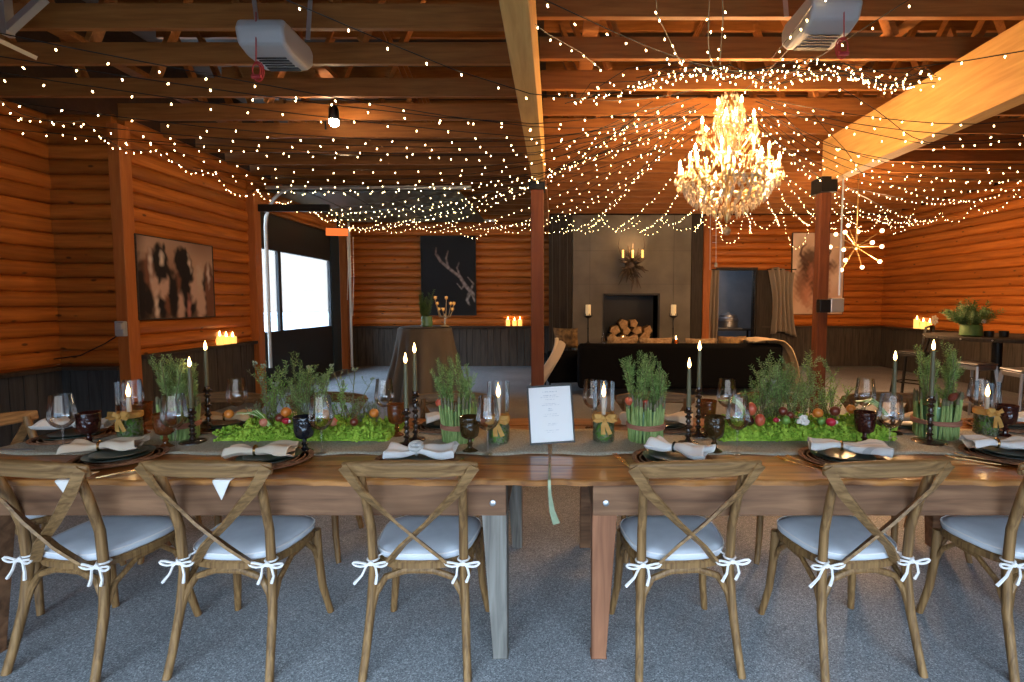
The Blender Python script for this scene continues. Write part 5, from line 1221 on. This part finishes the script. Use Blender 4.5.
# ------------------------------------------------------------------ place settings
def disc(name, mat, r, par, z=0, rim=.012, n=40):
    return MB().lathe([(r * .55, 0), (r * .9, rim * .55), (r, rim), (r * 1.0, rim + .003), (r * .93, rim * .9), (r * .6, .006), (.001, .005)], (0, 0, z), n).build(name, mat, par, ang=60)
def setting(u, v, lab_c, lab_p, x=None):
    p = PZ(u, v, TT + .006) if x is None else Vector(x)
    t = thing('charger', lab_c, 'charger plate', (p.x, p.y, TT + .002), 0, 'woven brown chargers'); disc('plate', 'charger', .185, t)
    for r in (.06, .09, .12, .145, .165): MB().lathe([(r - .004, .010), (r, .014), (r + .004, .010)], n=36).build('woven_ring', 'charger', t)
    q = thing('dinner_plate', lab_p, 'plate', (p.x, p.y, TT + .016), 0, 'dark green dinner plates'); disc('plate', 'green_plate', .134, q)
    MB().lathe([(.07, .0), (.10, .006), (.108, .012), (.104, .013), (.07, .008), (.001, .007)], (0, 0, .008), 36).build('salad_plate', 'green_plate', q)
    return Vector((p.x, p.y, TT + .036))
def napkin(p, label, rz, mat='white_cloth', Ls=.26, tip=1.0, ring='gold', dz=.0, sd=0, knot=0):
    t = thing('napkin', label, 'napkin', p + Vector((0, 0, dz)), rz, 'cloth napkins on the plates'); rg = random.Random(sd)
    k1, k2 = rg.uniform(0, 6), rg.uniform(0, 6)
    def fn(s, q):
        x = (s - .42) * Ls; w_ = .014 + .075 * min(1, abs(s - .42) / .42) ** .8 * (tip if s < .42 else 1); a = q * 2 * PI
        return (x + .008 * math.sin(a * 2 + k1) * (s > .8), w_ * math.cos(a) * (1 + .08 * math.sin(s * 11 + k1)), .020 + (.014 + .012 * abs(s - .42)) * math.sin(a) + .007 * math.sin(a * 4 + k2) * min(1, abs(s - .42) * 4) + .006 * math.sin(s * 12 + k1))
    MB().grid(fn, 26, 40).build('cloth', mat, t, ang=0, solid=.003)
    m = MB().tube([(0, .020 * math.cos(a), .020 + .020 * math.sin(a)) for a in [i * 2 * PI / 14 for i in range(15)]], .006, 6)
    if knot:
        for kk in range(3): m.tube([(.035 * math.cos(a + kk) * .8, -.01 + .028 * math.sin(a) * .7, .045 + .012 * math.sin(a + kk * 1.3)) for a in [i * 2 * PI / 12 for i in range(13)]], .010, 6)
    m.build('napkin_ring', 'grey_cloth' if knot else ring, t); return t
GS = 'near place settings'
p = setting(120, 458, 'brown woven charger at the left, under green plates beside the leftmost near chair', 'dark green plates at the left behind the leftmost near chair'); napkin(p + Vector((-.12, .03, 0)), 'cream napkin lying left of the leftmost near plates', .35, 'cream_cloth', .28, sd=1)
p = setting(270, 460, 'brown woven charger in front of the left moss bed', 'dark green plates in front of the left moss bed'); napkin(p + Vector((-.06, -.01, 0)), 'cream napkin with gold ring in front of the left moss bed', .2, 'cream_cloth', .28, .6, sd=2)
p = setting(416, 460, 'brown woven charger behind the near chair left of the gap', 'dark green plates under the knotted napkin'); napkin(p + Vector((.01, -.02, 0)), 'white napkin tied in a knot, behind the near chair left of the gap', 0.05, 'white_cloth', .30, 1.0, sd=3, knot=1)
p = setting(672, 460, 'brown woven charger in front of the third asparagus bundle', 'dark green plates right of the third asparagus bundle, in front'); napkin(p + Vector((.01, .0, .012)), 'white napkin with dark ring, in front of the short third candlestick', -.6, 'white_cloth', .27, .9, 'dark_plate', sd=4)
p = setting(842, 459, 'brown woven charger in front of the right moss bed', 'dark green plates in front of the right moss bed'); napkin(p + Vector((.0, .01, .01)), 'grey striped napkin in front of the right moss bed', -.35, 'grey_cloth', .32, .8, sd=5)
p = setting(1008, 456, 'brown woven charger at the right edge of the tables', 'dark green plates at the right edge of the tables'); napkin(p + Vector((-.03, .03, .005)), 'white napkin with gold ring at the right edge of the tables', -.3, 'white_cloth', .28, sd=6)
p = setting(0, 0, 'brown woven charger at the left head of the tables', 'dark green plates at the left head of the tables', (-2.60, 2.67, 0)); napkin(p + Vector((-.02, .03, .02)), 'bright white napkin at the left head of the tables', .1, 'white_cloth', .34, 1.2, 'white_cloth', sd=7)
for x, lab, cl in ((-.66, 'behind the second asparagus bundle', 'white_cloth'), (-1.52, 'behind the left moss bed', 'cream_cloth'), (-2.0, 'behind the tall left candlestick', 'tan_cloth'), (.66, 'behind the third asparagus bundle', 'cream_cloth'), (1.42, 'behind the right moss bed', 'tan_cloth'), (2.08, 'behind the right end of the right moss bed', 'cream_cloth'), (2.72, 'at the far right of the tables', 'white_cloth')):
    p = setting(0, 0, 'far-side woven charger ' + lab, 'far-side dark green plates ' + lab, (x * .97, 2.90, 0)); napkin(p + Vector((0, 0, .01)), 'far-side rolled napkin ' + lab, .3 if x < 0 else -.4, cl, .27, sd=int(x * 10))

# ------------------------------------------------------------------ cutlery
def fork(u, v, rz, label, mat='gold'):
    p = PZ(u, v, TT + .004); t = thing('fork', label, 'fork', p, rz, 'gold forks on the tables')
    MB().strip([(0, -.10, .004), (0, -.03, .003), (0, .03, .005)], [.009, .006, .005], .003, (1, 0, 0)).build('handle', mat, t)
    m = MB(); m.strip([(0, .03, .005), (0, .045, .004), (0, .058, .004)], [.006, .022, .023], .002, (1, 0, 0))
    for k in range(4): m.strip([((k - 1.5) * .0065, .056, .004), ((k - 1.5) * .0065, .080, .007), ((k - 1.5) * .0062, .098, .011)], .003, .002, (1, 0, 0))
    m.build('tines', mat, t); return t
def knife(u, v, rz, label, mat='gold', g='gold knives on the tables'):
    p = PZ(u, v, TT + .004); t = thing('knife', label, 'knife', p, rz, g)
    MB().strip([(0, -.11, .004), (0, -.05, .005), (0, -.0, .004)], [.010, .009, .007], .005, (1, 0, 0)).build('handle', mat, t)
    MB().strip([(0, 0, .004), (.001, .02, .004), (.001, .08, .004), (-.003, .115, .003)], [.007, .017, .018, .004], .0015, (1, 0, 0)).build('blade', mat, t); return t
knife(292, 464, -.55, 'gold knife right of the plates in front of the left moss bed'); knife(130, 472, -.75, 'gold knife beside the leftmost near plates')
knife(12, 450, 1.55, 'dark steel knife at the left head of the tables', 'steel', 'steel knife'); fork(622, 462, .25, 'gold fork left of the plates below the third asparagus bundle')
fork(628, 466, .25, 'second gold fork, nearest the charger below the third asparagus bundle')
fork(796, 464, .55, 'left gold fork before the right moss bed plates'); fork(806, 463, .55, 'right gold fork before the right moss bed plates')
fork(972, 461, .9, 'left gold fork at the right edge plates'); fork(981, 459, .9, 'right gold fork at the right edge plates'); knife(455, 466, -.2, 'gold knife right of the knotted napkin')

# ------------------------------------------------------------------ framed menu
TL, TR, BR_, BL = (527, 387), (569.5, 385), (575.6, 441), (531.3, 444.5)
db = PZ(553, 442, TT + .02).y
bl = P(*BL, db - .01); br = P(*BR_, db); tl = P(*TL, db + .07); tr = P(*TR, db + .08)
t = thing('menu_frame', 'white printed menu sheet in a thin black frame standing on the runner', 'menu', (0, 0, 0)); c = (bl + br + tl + tr) / 4; t.location = c
ux = ((br - bl) + (tr - tl)).normalized(); uz = ((tl - bl) + (tr - br)); uz = (uz - ux * uz.dot(ux)).normalized(); un = ux.cross(uz); WM = ((br - bl).length + (tr - tl).length) / 2; HM = ((tl - bl).length + (tr - br).length) / 2
def fr(x, z, n=0): return ux * x * WM / 2 + uz * z * HM / 2 + un * n
mt = Matrix((ux, -un, uz)).transposed()
e = .0075; m = MB()
for (x, z, sx_, sz_) in ((0, 1, WM + e, e * 1.4), (0, -1, WM + e, e * 1.4), (1, 0, e, HM), (-1, 0, e, HM)): m.box(fr(x, z), (sx_, .014, sz_), mt)
m.build('frame', 'paper_dark', t, smooth=False, bevel=.001); MB().box(Vector((0, 0, 0)) - un * .006, (WM, .004, HM), mt).build('backboard', 'paper_dark', t, smooth=False)
pg = MB().grid(lambda s, q: fr(s * 2 - 1, q * 2 - 1, .001), 90, 120).build('menu_sheet', 'page', t, smooth=False)
ca = pg.data.color_attributes.new('paint', 'FLOAT_COLOR', 'POINT'); lines = {}
rg = random.Random(3)
for q0, wd_, ht_ in ((.90, .34, 2), (.84, .30, 2), (.80, .44, 1), (.76, .22, 1), (.69, .30, 1), (.66, .40, 1), (.60, .10, 2), (.57, .12, 2), (.50, .30, 1), (.47, .36, 1), (.34, .30, 1), (.31, .24, 1), (.22, .34, 1), (.19, .2, 1)):
    for h_ in range(ht_): lines[int(q0 * 120) - h_] = wd_
k = 0
for i in range(91):
    for j in range(121):
        s = i / 90; col = (.90, .91, .92)
        if j in lines and abs(s - .5) < lines[j] / 2 and rg.random() < .62: col = (.60, .63, .68)
        ca.data[k].color = (*col, 1); k += 1
MB().bar(fr(-.5, .2, -.012), fr(-.5, .2, 0) + Vector((0, .09, 0)) + Vector((0, 0, TT + .006 - (c + fr(-.5, .2)).z)), .004, .03, (1, 0, 0)).build('easel_leg', 'paper_dark', t, smooth=False)
